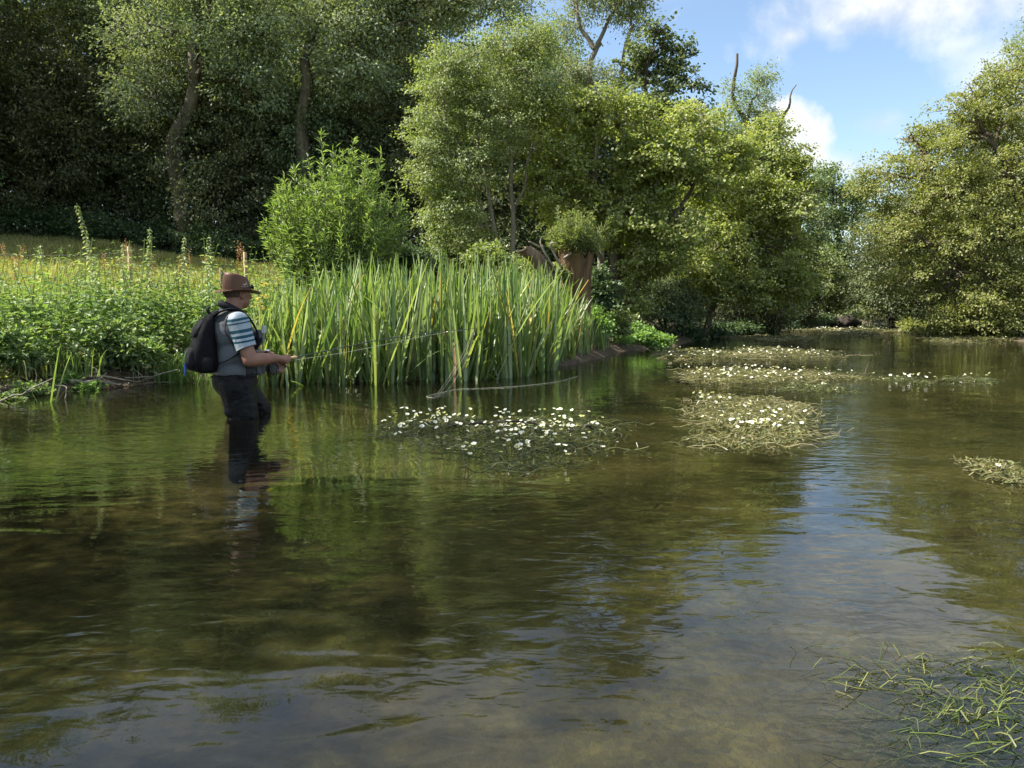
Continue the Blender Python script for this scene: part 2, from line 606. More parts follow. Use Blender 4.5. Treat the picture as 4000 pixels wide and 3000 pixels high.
L(nt, pb.outputs[0], o_.inputs[0])
ground = tag(obj('ground', g, m, smooth=True), kind='structure')

# the river surface: a sheet lying in the channel, real low swells plus fine ripples in the material
wx = axis(-60, 130, 0.0, np.arange(-6, 7, 0.07), 60)
wy = axis(-60, 125, 4.0, np.arange(0.6, 9, 0.07), 60)
XX, YY = np.meshgrid(wx, wy)
near = sst(30, 8, np.hypot(XX, YY))
ZW = near * (0.0012 * wave(XX + .5 * YY, YY * 1.5, 6.0, 11) + 0.0022 * wave(XX, YY * 1.3, 2.6, 12))
idx = np.arange(XX.size).reshape(XX.shape)
g = G()
g.add(np.stack([XX.ravel(), YY.ravel(), ZW.ravel()], 1),
      np.stack([idx[:-1, :-1], idx[:-1, 1:], idx[1:, 1:], idx[1:, :-1]], -1).reshape(-1, 4))
m, nt = nmat('river_water')
pos = N(nt, 'ShaderNodeNewGeometry')
mp = N(nt, 'ShaderNodeMapping')
mp.inputs['Rotation'].default_value = (0, 0, math.radians(-22))
mp.inputs['Scale'].default_value = (0.62, 1.25, 1)
L(nt, pos.outputs['Position'], mp.inputs[0])
r1 = N(nt, 'ShaderNodeTexNoise', inp={'Scale': 3.2, 'Detail': 2.0, 'Roughness': .45, 'Distortion': .8})
r2 = N(nt, 'ShaderNodeTexNoise', inp={'Scale': 13.0, 'Detail': 2.0, 'Roughness': .5, 'Distortion': .5})
r3 = N(nt, 'ShaderNodeTexNoise', inp={'Scale': 0.55, 'Detail': 2.0, 'Roughness': .5})
for t_ in (r1, r2):
    L(nt, mp.outputs[0], t_.inputs['Vector'])
L(nt, pos.outputs['Position'], r3.inputs['Vector'])
amp = N(nt, 'ShaderNodeMapRange', interpolation_type='SMOOTHSTEP')
amp.inputs[1].default_value = .40
amp.inputs[2].default_value = .62
amp.inputs[3].default_value = .12
amp.inputs[4].default_value = 1.0
L(nt, r3.outputs['Fac'], amp.inputs[0])
h = math_n(nt, 'ADD', math_n(nt, 'MULTIPLY', r1.outputs['Fac'], 0.0055),
           math_n(nt, 'MULTIPLY', math_n(nt, 'MULTIPLY', r2.outputs['Fac'], amp.outputs[0]), 0.0038))
bp = N(nt, 'ShaderNodeBump', inp={'Strength': 1.0, 'Distance': 1.0})
L(nt, h, bp.inputs['Height'])
# Schlick reflectance, the same from above and below
dot = N(nt, 'ShaderNodeVectorMath', operation='DOT_PRODUCT')
L(nt, pos.outputs['Incoming'], dot.inputs[0])
L(nt, bp.outputs[0], dot.inputs[1])
cosv = math_n(nt, 'ABSOLUTE', dot.outputs['Value'])
fres = math_n(nt, 'ADD', 0.04, math_n(nt, 'MULTIPLY', 0.96, math_n(nt, 'POWER', math_n(nt, 'SUBTRACT', 1.0, cosv, clamp=True), 4.3)), clamp=True)
gl = N(nt, 'ShaderNodeBsdfGlossy', inp={'Roughness': .015})
L(nt, bp.outputs[0], gl.inputs['Normal'])
tr = N(nt, 'ShaderNodeBsdfTransparent')
tr.inputs[0].default_value = (.60, .62, .47, 1)
silt = N(nt, 'ShaderNodeBsdfDiffuse')        # fine silt hanging in the water
silt.inputs[0].default_value = (.014, .0135, .007, 1)
body = N(nt, 'ShaderNodeMixShader')
body.inputs[0].default_value = .30
L(nt, tr.outputs[0], body.inputs[1])
L(nt, silt.outputs[0], body.inputs[2])
mx = N(nt, 'ShaderNodeMixShader')
L(nt, fres, mx.inputs[0])
L(nt, body.outputs[0], mx.inputs[1])
L(nt, gl.outputs[0], mx.inputs[2])
o_ = N(nt, 'ShaderNodeOutputMaterial')
L(nt, mx.outputs[0], o_.inputs[0])
tag(obj('river_water', g, m, smooth=True), kind='structure')


def T(px, py):
    """where the ray of a pixel meets the ground"""
    d = ray(px, py)
    t = np.linspace(2.0, 40, 1600)
    z = CAM_H + d.z * t
    hit = np.nonzero(z < np.maximum(ground_z(d.x * t, d.y * t), 0.0))[0]
    k = t[hit[0]] if len(hit) else 8.5
    return Vector((d.x * k, d.y * k, CAM_H + d.z * k))
# ------------------------------------------------------------------ trees


def E(px, py, Y, rx, ry, dep, w=1.0):
    """an ellipsoid of foliage seen at a pixel, at distance Y; rx, ry in photograph pixels, dep in metres"""
    c = P(px, py, Y)
    k = Y / FPX
    return (np.array(c), np.array([rx * k, dep, ry * k]), w)


def lumps(p, f, seed):
    r = np.random.RandomState(seed)
    o = np.zeros(len(p))
    for i in range(6):
        d = unit(r.normal(size=3))
        o += np.sin(p @ d * f * r.uniform(.6, 1.7) + r.uniform(0, 6))
    return o / 6


def foliage(g, ells, n_clus, per, clen, leafL, leafW, T, rng, droop=.25, flat=.45, gap=.0, shell=.55, upn=.9, gap_f=1.6, spread=.27, minz=None):
    """leaf sprays through the ellipsoids; returns the spray centres"""
    w = np.array([e[2] * (e[1][0] * e[1][1] * e[1][2]) ** (2 / 3) for e in ells])
    cnt = rng.multinomial(n_clus, w / w.sum())
    C, O = [], []
    for (c, r, _), k in zip(ells, cnt):
        dirs = unit(rng.normal(size=(k, 3)))
        rad = shell + (1 - shell) * rng.uniform(0, 1, (k, 1)) ** .7
        rad *= np.where(rng.uniform(size=(k, 1)) < .2, rng.uniform(.9, 1.3, (k, 1)), rng.uniform(.82, 1.1, (k, 1)))
        C.append(c + dirs * rad * r)
        O.append(unit(dirs / r))
    C = np.concatenate(C)
    O = np.concatenate(O)
    if gap > 0:
        keep = lumps(C, gap_f, rng.randint(1e6)) > (-0.5 + gap)
        C, O = C[keep], O[keep]
    if minz is not None:
        keep = C[:, 2] > minz
        C, O = C[keep], O[keep]
    n = len(C)
    ax = O * np.array([1, 1, .5]) + rng.normal(size=(n, 3)) * .45
    ax[:, 2] += .15 - droop * rng.uniform(.3, 1.6, n)
    ax = unit(ax)
    cl = clen * rng.uniform(.6, 1.4, n)
    m_ = per
    t = rng.uniform(-.5, .5, (n, m_)) * cl[:, None]
    off = rng.normal(size=(n, m_, 3)) * (spread * cl)[:, None, None]
    off[..., 2] *= flat
    pos = C[:, None, :] + ax[:, None, :] * t[..., None] + off
    pos[..., 2] -= droop * .5 * np.abs(t) ** 2 / np.maximum(cl[:, None], .01)
    ld = ax[:, None, :] * .7 + unit(off) * .6 + rng.normal(size=(n, m_, 3)) * .5
    ld[..., 2] -= droop
    nr = rng.normal(size=(n, m_, 3)) * .55 + np.array([0, 0, upn]) + O[:, None, :] * .35
    k = n * m_
    sz = rng.uniform(.7, 1.3, k)
    leaves(g, pos.reshape(-1, 3), ld.reshape(-1, 3), nr.reshape(-1, 3), leafL * sz, leafW * sz, T)
    return C


def skeleton(g, stems, ells, rng, sub=7, limb_r=.06, m=0, C=None, twig=.5, twig_r=.012, limb=True):
    nodes = []
    for pts, r0, r1 in stems:
        p = wob(curve_pts(pts, 16), .02 * np.linalg.norm(np.array(pts[-1]) - np.array(pts[0])), rng)
        tube(g, p, np.linspace(r0, r1, 16), 8, m)
        nodes.append(p[4:])
    base_nodes = np.concatenate(nodes)
    for c, r, w in ells:
        if not limb:
            break
        zlow = base_nodes[base_nodes[:, 2] < c[2] + .1]
        src = zlow if len(zlow) else base_nodes
        a = src[np.argmin(np.linalg.norm(src - c, axis=1) + rng.uniform(0, .2, len(src)))]
        mid = (a + c) / 2 + np.array([0, 0, .12 * np.linalg.norm(c - a)])
        lp = wob(curve_pts([a, mid, c], 10), .06 * np.linalg.norm(c - a) + .02, rng)
        tube(g, lp, np.linspace(limb_r, limb_r * .5, 10), 6, m)
        nodes.append(lp)
        for i in range(sub):
            s = lp[rng.randint(3, 10)]
            d = unit(rng.normal(size=3))
            e = c + d * r * rng.uniform(.6, .95)
            mid = (s + e) / 2 + np.array([0, 0, .1 * np.linalg.norm(e - s)])
            bp_ = wob(curve_pts([s, mid, e], 7), .05 * np.linalg.norm(e - s), rng)
            tube(g, bp_, np.linspace(limb_r * .45, limb_r * .12, 7), 4, m, cap=False)
            nodes.append(bp_)
    nodes = np.concatenate(nodes)
    if C is not None and twig > 0:
        for c in C[rng.uniform(size=len(C)) < twig]:
            a = nodes[np.argmin(np.linalg.norm(nodes - c, axis=1))]
            if np.linalg.norm(a - c) > 2.5:
                continue
            mid = (a + c) / 2 + rng.normal(size=3) * .1
            tube(g, curve_pts([a, mid, c], 4), np.linspace(twig_r, twig_r * .35, 4), 3, m, cap=False)


def make_tree(name, label, cat, base, stems, ells, leafmat, bark, seed, n_clus, per, clen, lL, lW, T=T_OVATE, group=None, sub=7,
              limb_r=.06, twig=.4, twig_r=.012, limb=True, **kw):
    rng = np.random.RandomState(seed)
    root = empty(name, base, label, cat, group)
    g = G()
    C = foliage(g, ells, n_clus, per, clen, lL, lW, T, rng, **kw)
    obj('crown', g, leafmat, root)
    g = G()
    skeleton(g, stems, ells, rng, sub, limb_r, 0, C, twig, twig_r, limb)
    obj('trunk', g, bark, root, smooth=True)
    return root


def copy_tree(o, loc, rz, sc=(1, 1, 1), label=None):
    c = o.copy()
    COL.objects.link(c)
    c.location = loc
    c.rotation_euler = (0, 0, rz)
    c.scale = sc
    if label:
        c['label'] = label
    for ch in list(o.children):
        k = ch.copy()
        COL.objects.link(k)
        k.parent = c
    return c


# --- the wood on the slope behind the meadow: four kinds, copied
def proto(kind, seed, loc):
    rng = np.random.RandomState(seed)
    b = np.array([loc[0], loc[1], gz(loc[0], loc[1]) - .1])
    ells = []
    lab = 'tall leafy tree in the shaded wood above the meadow'
    if kind == 'ash':
        for i in range(9):
            a = i * 2.4 + rng.uniform(-.4, .4)
            h_ = 4.6 + 7.6 * (i / 8.0) + rng.uniform(-.4, .4)
            rr = 2.3 * math.sin(PI * min(1, .25 + .75 * (1 - i / 9.0))) + .4
            ells.append((b + np.array([rr * math.cos(a), rr * math.sin(a), h_]), np.array([1.9, 1.9, 1.35]) * rng.uniform(.8, 1.2), 1))
        st = [([b, b + (0.1, 0.1, 4), b + (.4, -.1, 8), b + (.3, .2, 12.2)], .26, .06), ([b + (.2, 0, 5.0), b + (-.9, -.4, 8), b + (-1.3, -.2, 10.5)], .15, .04)]
        return make_tree('woodland_tree', lab, 'tree', b, st, ells, M['ash'], M['bark'], seed, 720, 46, .95, .135, .07, T_DIAMOND,
                         'trees of the wood', gap=.14, droop=.3, twig=.25, limb_r=.08)
    if kind == 'oak':
        for i in range(10):
            a = i * 2.4 + rng.uniform(-.4, .4)
            h_ = 2.6 + 8.6 * (i / 9.0) + rng.uniform(-.5, .5)
            rr = 2.5 * math.sin(PI * min(1, .3 + .7 * (1 - i / 10.0))) + .3
            ells.append((b + np.array([rr * math.cos(a), rr * math.sin(a), h_]), np.array([2.0, 2.0, 1.5]) * rng.uniform(.8, 1.2), 1))
        st = [([b, b + (0, 0, 3), b + (.3, .2, 7), b + (-.1, .2, 11)], .3, .07)]
        return make_tree('woodland_tree', lab, 'tree', b, st, ells, M['oak'], M['bark_dark'], seed, 800, 46, .9, .13, .08, T_DIAMOND,
                         'trees of the wood', gap=.12, droop=.35, twig=.2, limb_r=.09)
    for i in range(7):
        a = i * 2.4 + rng.uniform(-.4, .4)
        h_ = 0.9 + 3.9 * (i / 6.0)
        rr = 1.5 * (1 - i / 8.0)
        ells.append((b + np.array([rr * math.cos(a), rr * math.sin(a), h_]), np.array([1.35, 1.35, 1.1]) * rng.uniform(.8, 1.2), 1))
    st = [([b, b + (.1, 0, 1.5), b + (.2, .1, 3.0), b + (0, .1, 4.6)], .09, .03), ([b + (.05, 0, .1), b + (-.6, .1, 1.6), b + (-.8, .2, 3.2)], .06, .02)]
    return make_tree('woodland_shrub', 'dark spreading shrub at the edge of the wood', 'shrub', b, st, ells, M['holly'], M['bark_dark'], seed,
                     520, 46, .62, .095, .055, T_DIAMOND, 'shrubs along the edge of the wood', gap=.10, droop=.4, twig=.25, limb_r=.04)


rngw = np.random.RandomState(77)
protos = {}
# (kind, pixel column, distance, scale)
wood = []
for i, px in enumerate(range(-420, 2000, 215)):
    wood.append(('oak' if i % 2 else 'ash', px + rngw.uniform(-50, 50), 31.5 + rngw.uniform(-1.2, 1.5), rngw.uniform(.85, 1.05)))
for i, px in enumerate(range(-300, 2000, 290)):
    wood.append(('ash' if i % 2 else 'oak', px + rngw.uniform(-60, 60), 36.5 + rngw.uniform(-1, 2), rngw.uniform(.95, 1.12)))
for i, px in enumerate(range(-330, 1950, 150)):
    wood.append(('shrub', px + rngw.uniform(-50, 50), 28.8 + rngw.uniform(-.8, 1.0), rngw.uniform(.85, 1.3)))
for i, px in enumerate(range(-300, 2100, 330)):
    wood.append(('shrub', px + rngw.uniform(-50, 50), 34 + rngw.uniform(-.8, 1.0), rngw.uniform(1.2, 1.6)))
# more of the wood out of frame to the left, whose shade falls on the upper meadow, and the hedge line running on behind the hazels
for px, Y, s_ in ((-560, 22, 1.0), (-520, 25.5, 1.05), (-900, 23, 1.1), (-760, 27, 1.1)):
    wood.append(('oak', px, Y, s_))
for i, px in enumerate(range(1900, 3050, 125)):
    wood.append(('hedge', px + rngw.uniform(-40, 40), 26.5 + (px - 1900) * .006 + rngw.uniform(-.8, 1.0), rngw.uniform(1.0, 1.4)))
for i, px in enumerate(range(3480, 4500, 120)):
    wood.append(('rightbank', px, 29 + rngw.uniform(-.8, 1.0), rngw.uniform(.9, 1.3)))
for i, px in enumerate((1950, 2160, 2420)):
    wood.append(('oak', px, 31, (.8, .66, .55)[i]))
seeds = {'ash': [3, 8], 'oak': [5, 12], 'shrub': [21, 22]}
for kind, px, Y, s_ in wood:
    x = (px - 2000) / FPX * Y
    z = gz(x, Y) - .1
    v = rngw.randint(2)
    lab, grp = None, None
    if kind == 'hedge':
        kind, lab, grp = 'shrub', 'dark shrub in the hedge line behind the hazels', 'shrubs of the hedge line behind the hazels'
    elif kind == 'rightbank':
        kind, lab, grp = 'shrub', 'shaded shrub behind the right-hand sallow', 'shrubs behind the right-hand sallow'
    key = (kind, v)
    if px > 1500 and kind != 'shrub':
        s_ *= .92
    if key not in protos:
        t_ = proto(kind, seeds[kind][v], (x, Y))
        t_.scale = (s_, s_, s_)
        protos[key] = t_
    else:
        ct = copy_tree(protos[key], (x, Y, z), rngw.uniform(0, 6.28), (s_, s_, s_ * rngw.uniform(.95, 1.1)), lab)
        if grp:
            ct['group'] = grp

# two trees on the near left bank, beyond the frame, that shade the near water
for x, y, s_ in ((-7.7, 3.1, .68), (-10.6, 3.4, .72)):
    copy_tree(protos[('oak', 0)], (x, y, gz(x, y) - .1), x, (s_, s_, s_), 'tree on the near left bank shading the water')['group'] = 'trees on the near left bank'

# two half-lit trunks standing out in front of the wood
Yt = 26.8
b = P(735, 900, Yt)
b.z = gz(b.x, Yt) - .1
make_tree('ash_tree', 'tall ash with a pale forked trunk in front of the dark wood', 'tree', b,
          [([b, P(700, 620, Yt), P(745, 420, Yt), P(765, 230, Yt), P(735, 60, Yt), P(740, -200, Yt)], .30, .09),
           ([P(760, 150, Yt), P(800, 60, Yt), P(830, -60, Yt), P(880, -260, Yt)], .13, .05),
           ([P(775, 330, Yt), P(800, 270, Yt), P(850, 255, Yt)], .07, .02),
           ([P(765, 300, Yt - .3), P(790, 255, Yt - .5), P(775, 235, Yt - .6)], .07, .05)],
          [E(560, 150, Yt + .4, 150, 130, 1.6), E(900, 170, Yt + .2, 140, 130, 1.6), E(980, 350, Yt, 130, 110, 1.4), E(560, 380, Yt + .3, 140, 120, 1.6),
           E(1050, 120, Yt + .3, 130, 120, 1.5), E(650, -120, Yt, 190, 120, 1.8), E(950, -110, Yt, 170, 120, 1.6)],
          M['ash'], M['bark'], 31, 620, 46, .85, .125, .065, T_DIAMOND, gap=.18, droop=.35, twig=.3)
b = P(1200, 900, 27.2)
b.z = gz(b.x, 27.2) - .1
make_tree('ash_tree', 'tall tree with a leaning bare trunk behind the willow bush', 'tree', b,
          [([b, P(1180, 600, 27.2), P(1195, 380, 27.2), P(1215, 230, 27.2), P(1260, 60, 27.2), P(1250, -200, 27.2)], .27, .09),
           ([P(1205, 300, 27.2), P(1270, 270, 27.2), P(1330, 190, 27.2)], .07, .02)],
          [E(1330, 130, 27.2, 150, 130, 1.6), E(1150, 60, 27.5, 120, 110, 1.5), E(1400, 300, 27.0, 140, 120, 1.4), E(1330, -100, 27.2, 190, 130, 1.6),
           E(1520, 130, 27.8, 150, 130, 1.6), E(1500, -60, 27.8, 160, 110, 1.6), E(1690, 20, 28.2, 160, 110, 1.6), E(1850, -30, 28.2, 150, 90, 1.5), E(1980, 40, 28.2, 110, 70, 1.2, .6)],
          M['ash'], M['bark'], 32, 800, 46, .85, .125, .065, T_DIAMOND, gap=.16, droop=.35, twig=.3)

# --- hawthorn behind the reeds
Yh = 18.0
b = P(1960, 1000, Yh)
b.z = gz(b.x, Yh) - .1
make_tree('hawthorn_tree', 'many-stemmed hawthorn with arching pale green sprays behind the iris bed', 'tree', b,
          [([b, P(1945, 900, Yh), P(1900, 650, Yh), P(1860, 420, Yh), P(1850, 230, Yh)], .06, .02),
           ([b + Vector((.12, 0, 0)), P(1995, 880, Yh), P(1980, 640, Yh), P(1990, 420, Yh), P(1980, 220, Yh)], .065, .02),
           ([b + Vector((.25, .1, 0)), P(2020, 900, Yh), P(2040, 700, Yh), P(2080, 480, Yh)], .05, .02),
           ([b + Vector((-.1, -.1, 0)), P(1920, 900, Yh), P(1840, 640, Yh - .4), P(1720, 500, Yh - .6)], .045, .02)],
          [E(1720, 440, Yh, 130, 160, 1.1), E(1830, 250, Yh, 150, 110, 1.2), E(1960, 180, Yh, 140, 90, 1.1), E(1680, 640, Yh - .4, 90, 150, .9),
           E(1800, 640, Yh - .3, 150, 150, 1.0), E(1750, 830, Yh - .6, 120, 120, .8), E(1930, 470, Yh - .2, 150, 160, 1.2), E(2080, 330, Yh + .3, 120, 130, 1.0),
           E(1700, 960, Yh - .6, 70, 70, .6, .8), E(1850, 900, Yh - .6, 110, 90, .6, .7), E(2090, 180, Yh + .4, 90, 80, 1.0), E(1760, 280, Yh, 110, 110, 1.0)],
          M['thorn'], M['bark_pale'], 41, 850, 84, .50, .050, .041, T_DIAMOND, gap=.2, gap_f=2.4, spread=.2, flat=.35, droop=.5, twig=.35, limb_r=.035, twig_r=.007, shell=.5)

# --- hazels leaning over the water
Yz = 18.5
b = P(2400, 1240, Yz)
b.z = gz(b.x, Yz) - .1
make_tree('hazel_tree', 'broad bright yellow-green hazel spreading behind the broken stump', 'tree', b,
          [([b, P(2390, 1000, Yz), P(2350, 760, Yz), P(2320, 520, Yz), P(2330, 360, Yz)], .13, .03),
           ([b + Vector((.2, 0, 0)), P(2440, 1000, Yz), P(2440, 760, Yz), P(2440, 520, Yz)], .11, .03),
           ([b + Vector((.3, -.1, 0)), P(2500, 1040, Yz - .2), P(2640, 820, Yz - .3), P(2780, 640, Yz - .3)], .10, .03),
           ([b + Vector((.1, -.1, 0)), P(2350, 1000, Yz - .2), P(2220, 800, Yz - .3), P(2130, 700, Yz - .3)], .07, .02)],
          [E(2230, 450, Yz, 150, 100, 1.2), E(2400, 480, Yz, 160, 110, 1.2), E(2180, 640, Yz - .4, 140, 90, 1.0), E(2350, 680, Yz - .4, 170, 120, 1.1),
           E(2560, 620, Yz - .2, 140, 130, 1.2), E(2720, 470, Yz + .3, 110, 110, 1.0), E(2680, 720, Yz - .3, 150, 130, 1.1), E(2110, 790, Yz - .5, 80, 50, .6, .8),
           E(2250, 830, Yz + .2, 110, 90, .8), E(2460, 850, Yz - .2, 150, 110, 1.0), E(2630, 900, Yz - .5, 140, 120, 1.0), E(2850, 620, Yz + .3, 110, 90, 1.0),
           E(2540, 1020, Yz - .4, 110, 90, .8), E(2480, 1180, Yz - .3, 80, 80, .6, .8), E(2090, 700, Yz - .4, 60, 60, .6, .7)],
          M['hazel'], M['bark'], 42, 900, 78, .52, .070, .064, T_DIAMOND, gap=.2, gap_f=2.3, spread=.21, flat=.3, droop=.35, twig=.35, limb_r=.045, twig_r=.007, shell=.5)
Yz = 21.0
b = P(2720, 1270, Yz)
b.z = gz(b.x, Yz) - .1
make_tree('hazel_tree', 'wide hazel hanging low over the far side of the river', 'tree', b,
          [([b, P(2760, 1050, Yz), P(2830, 800, Yz), P(2900, 600, Yz)], .13, .03),
           ([b + Vector((.2, 0, 0)), P(2830, 1080, Yz - .3), P(2980, 900, Yz - .5), P(3080, 800, Yz - .5)], .10, .03),
           ([b + Vector((.1, -.1, 0)), P(2720, 1100, Yz - .4), P(2690, 1000, Yz - .8), P(2720, 900, Yz - .9)], .07, .02)],
          [E(2820, 760, Yz, 170, 130, 1.3), E(2980, 640, Yz + .3, 130, 130, 1.2), E(3020, 820, Yz - .2, 140, 130, 1.2), E(2850, 950, Yz - .6, 160, 120, 1.1),
           E(3040, 1000, Yz - .5, 130, 130, 1.1), E(2720, 1080, Yz - .7, 120, 90, .9), E(2900, 1120, Yz - .9, 130, 100, .9), E(3080, 1130, Yz - .3, 90, 80, .9),
           E(2680, 1210, Yz - .8, 70, 60, .6, .8), E(2990, 520, Yz + .8, 70, 60, .9, .7), E(3110, 700, Yz + .2, 60, 90, .9)],
          M['hazel'], M['bark'], 43, 780, 78, .56, .072, .066, T_DIAMOND, gap=.2, gap_f=2.2, spread=.21, flat=.3, droop=.4, twig=.35, limb_r=.05, twig_r=.008, shell=.5, minz=.12)

# --- taller trees showing above the hazels
Ya = 24.5
b = P(2340, 1150, Ya)
b.z = gz(b.x, Ya) - .1
make_tree('ash_tree', 'tall thin-leaved ash with bare pale upper branches against the sky', 'tree', b,
          [([b, P(2340, 800, Ya), P(2330, 500, Ya), P(2318, 250, Ya), P(2320, 180, Ya)], .11, .075),
           ([P(2320, 190, Ya), P(2280, 120, Ya), P(2255, 40, Ya), P(2230, -60, Ya)], .08, .03),
           ([P(2318, 190, Ya), P(2370, 110, Ya), P(2400, 30, Ya), P(2420, -60, Ya)], .07, .03),
           ([P(2330, 520, Ya), P(2420, 330, Ya), P(2460, 130, Ya), P(2485, -40, Ya)], .08, .03),
           ([P(2300, 300, Ya), P(2230, 240, Ya), P(2170, 220, Ya)], .05, .02),
           ([P(2380, 420, Ya), P(2520, 250, Ya), P(2620, 190, Ya)], .05, .02),
           ([P(2340, 450, Ya), P(2240, 400, Ya), P(2180, 330, Ya)], .05, .02)],
          [E(2240, 40, Ya, 100, 70, 1.1, .5), E(2420, 20, Ya, 110, 60, 1.1, .6), E(2480, -60, Ya, 130, 60, 1.1, .7), E(2180, 300, Ya, 110, 90, 1.2, .8),
           E(2330, 350, Ya + .4, 120, 90, 1.2, .8), E(2130, 180, Ya + .6, 110, 70, 1.1, .6), E(2330, -90, Ya, 160, 60, 1.2, .6), E(2500, 90, Ya, 50, 60, .7, .35)],
          M['ash'], M['bark_pale'], 44, 640, 44, .55, .095, .042, T_DIAMOND, gap=.2, droop=.3, twig=.5, limb_r=.03, twig_r=.009, sub=5)
Ym = 23.0
b = P(2520, 1180, Ym)
b.z = gz(b.x, Ym) - .1
make_tree('maple_tree', 'dark green maple with an open crown cut out against the blue sky', 'tree', b,
          [([b, P(2500, 850, Ym), P(2500, 550, Ym), P(2520, 380, Ym), P(2560, 230, Ym)], .16, .04),
           ([P(2500, 560, Ym), P(2580, 380, Ym), P(2650, 280, Ym)], .06, .02)],
          [E(2600, 200, Ym, 75, 65, .9, .8), E(2500, 290, Ym, 90, 70, 1.0), E(2560, 380, Ym, 80, 90, 1.0), E(2640, 290, Ym, 60, 60, .8, .7), E(2470, 470, Ym, 100, 100, 1.1),
           E(2490, 210, Ym, 60, 50, .7, .6), E(2690, 210, Ym, 60, 45, .7, .4), E(2570, 110, Ym, 60, 40, .7, .4), E(2700, 330, Ym, 50, 40, .7, .5), E(2560, 480, Ym, 70, 70, .9), E(2720, 420, Ym, 90, 60, .9, .7), E(2780, 520, Ym, 90, 80, 1.0)],
          M['oak'], M['bark_dark'], 45, 260, 66, .5, .085, .07, T_ROUND, gap=.25, gap_f=2.4, spread=.22, flat=.35, shell=.35, droop=.3, twig=.5, limb_r=.03, twig_r=.008, sub=5)
Yd = 34.0
b = P(2930, 1150, Yd)
b.z = gz(b.x, Yd) - .1
make_tree('half_dead_tree', 'half-dead tree with bare broken tops above the hazels', 'tree', b,
          [([b, P(2930, 800, Yd), P(2915, 560, Yd), P(2895, 400, Yd), P(2885, 250, Yd)], .24, .05),
           ([P(2915, 540, Yd), P(2930, 430, Yd), P(2960, 330, Yd)], .09, .03),
           ([P(2890, 360, Yd), P(2860, 330, Yd)], .04, .02),
           ([P(3010, 900, Yd), P(3020, 640, Yd), P(3045, 500, Yd), P(3060, 430, Yd), P(3118, 328, Yd)], .16, .02),
           ([P(3030, 560, Yd), P(2985, 520, Yd), P(2950, 540, Yd)], .06, .02),
           ([P(3020, 640, Yd - 1), P(3080, 635, Yd - 2), P(3115, 622, Yd - 2)], .06, .02)],
          [E(2980, 300, Yd, 45, 40, .9, .7), E(2960, 400, Yd, 60, 60, 1.0, .7), E(2990, 470, Yd, 60, 50, 1.0, .7), E(2850, 470, Yd, 60, 70, 1.0, .8), E(2870, 370, Yd, 40, 40, .8, .4),
           E(2930, 560, Yd, 110, 70, 1.2), E(3010, 600, Yd, 60, 60, 1.0, .7), E(2840, 330, Yd, 40, 40, .8, .25)],
          M['ash'], M['bark'], 46, 330, 44, .6, .10, .05, T_DIAMOND, gap=.15, droop=.25, twig=.4, limb_r=.04, limb=False)

# --- far reach
Yo = 55.0
b = P(3290, 1230, Yo)
b.z = gz(b.x, Yo) - .1
make_tree('oak_tree', 'dark oak standing against the cloud above the far bend', 'tree', b,
          [([b, P(3290, 1080, Yo), P(3280, 940, Yo), P(3260, 800, Yo)], .5, .15), ([P(3285, 1020, Yo), P(3330, 930, Yo), P(3350, 800, Yo)], .22, .06)],
          [E(3160, 730, Yo, 60, 55, 2.5), E(3220, 700, Yo, 60, 45, 2.5), E(3290, 760, Yo, 60, 50, 2.5), E(3350, 740, Yo, 55, 50, 2.5), E(3180, 830, Yo, 70, 60, 2.5),
           E(3330, 850, Yo, 70, 55, 2.5), E(3250, 870, Yo, 55, 45, 2.5, .7), E(3160, 960, Yo, 90, 70, 2.5), E(3300, 970, Yo, 70, 40, 2.2, .7), E(3200, 1080, Yo, 110, 90, 2.5),
           E(3340, 1090, Yo, 100, 80, 2.5), E(3240, 1200, Yo - 1, 100, 60, 2.5), E(3380, 1190, Yo, 90, 70, 2.5)],
          M['oak'], M['bark_dark'], 47, 900, 44, 1.0, .17, .12, T_DIAMOND, gap=.16, droop=.2, twig=.2, limb_r=.12, twig_r=.02)
for k, (px, py, Y, rx, ry, lab, mt) in enumerate([
        (3120, 1150, 29.5, 90, 130, 'shaded shrub overhanging the water below the far hazel', 'holly'),
        (3240, 1100, 37, 75, 150, 'pale feathery willow at the mouth of the far bend', 'thorn'),
        (3310, 1170, 44, 70, 90, 'small lit bush behind the dark boulder', 'thorn'),
        (2950, 1200, 25, 150, 90, 'low shaded shrub drooping to the dark water', 'holly'),
        (2600, 1180, 19.8, 150, 110, 'dense shaded shrub at the foot of the hazels', 'holly'),
        (3500, 1060, 60, 130, 180, 'dim tall tree closing the end of the river', 'ash'),
        (3640, 1000, 56, 130, 200, 'dim tree behind the right-hand sallows', 'ash')]):
    b = P(px, 1230, Y)
    b.z = gz(b.x, Y) - .05
    s_ = Y / 25.0
    ee = [E(px, py - ry * .45, Y, rx * .7, ry * .5, rx * Y / FPX * .8), E(px - rx * .4, py + ry * .1, Y, rx * .6, ry * .5, rx * Y / FPX * .7),
          E(px + rx * .4, py + ry * .15, Y, rx * .6, ry * .5, rx * Y / FPX * .7), E(px, py + ry * .55, Y - .3, rx * .8, ry * .45, rx * Y / FPX * .7)]
    make_tree('riverside_shrub' if Y < 50 else 'distant_tree', lab, 'shrub' if Y < 50 else 'tree', b,
              [([b, P(px, py + ry * .3, Y), P(px + 5, py - ry * .5, Y)], .07 * s_, .03 * s_), ([b, P(px - rx * .3, py + ry * .2, Y), P(px - rx * .4, py - ry * .2, Y)], .05 * s_, .02 * s_)],
              ee, M[mt], M['bark_dark'], 60 + k, 300, 44, .42 * s_, .075 * s_, .05 * s_, T_DIAMOND, gap=.12, droop=.4, twig=.3, limb_r=.03 * s_, minz=.05)
Yj = 40.0
b = P(3500, 1250, Yj)
b.z = gz(b.x, Yj) - .05
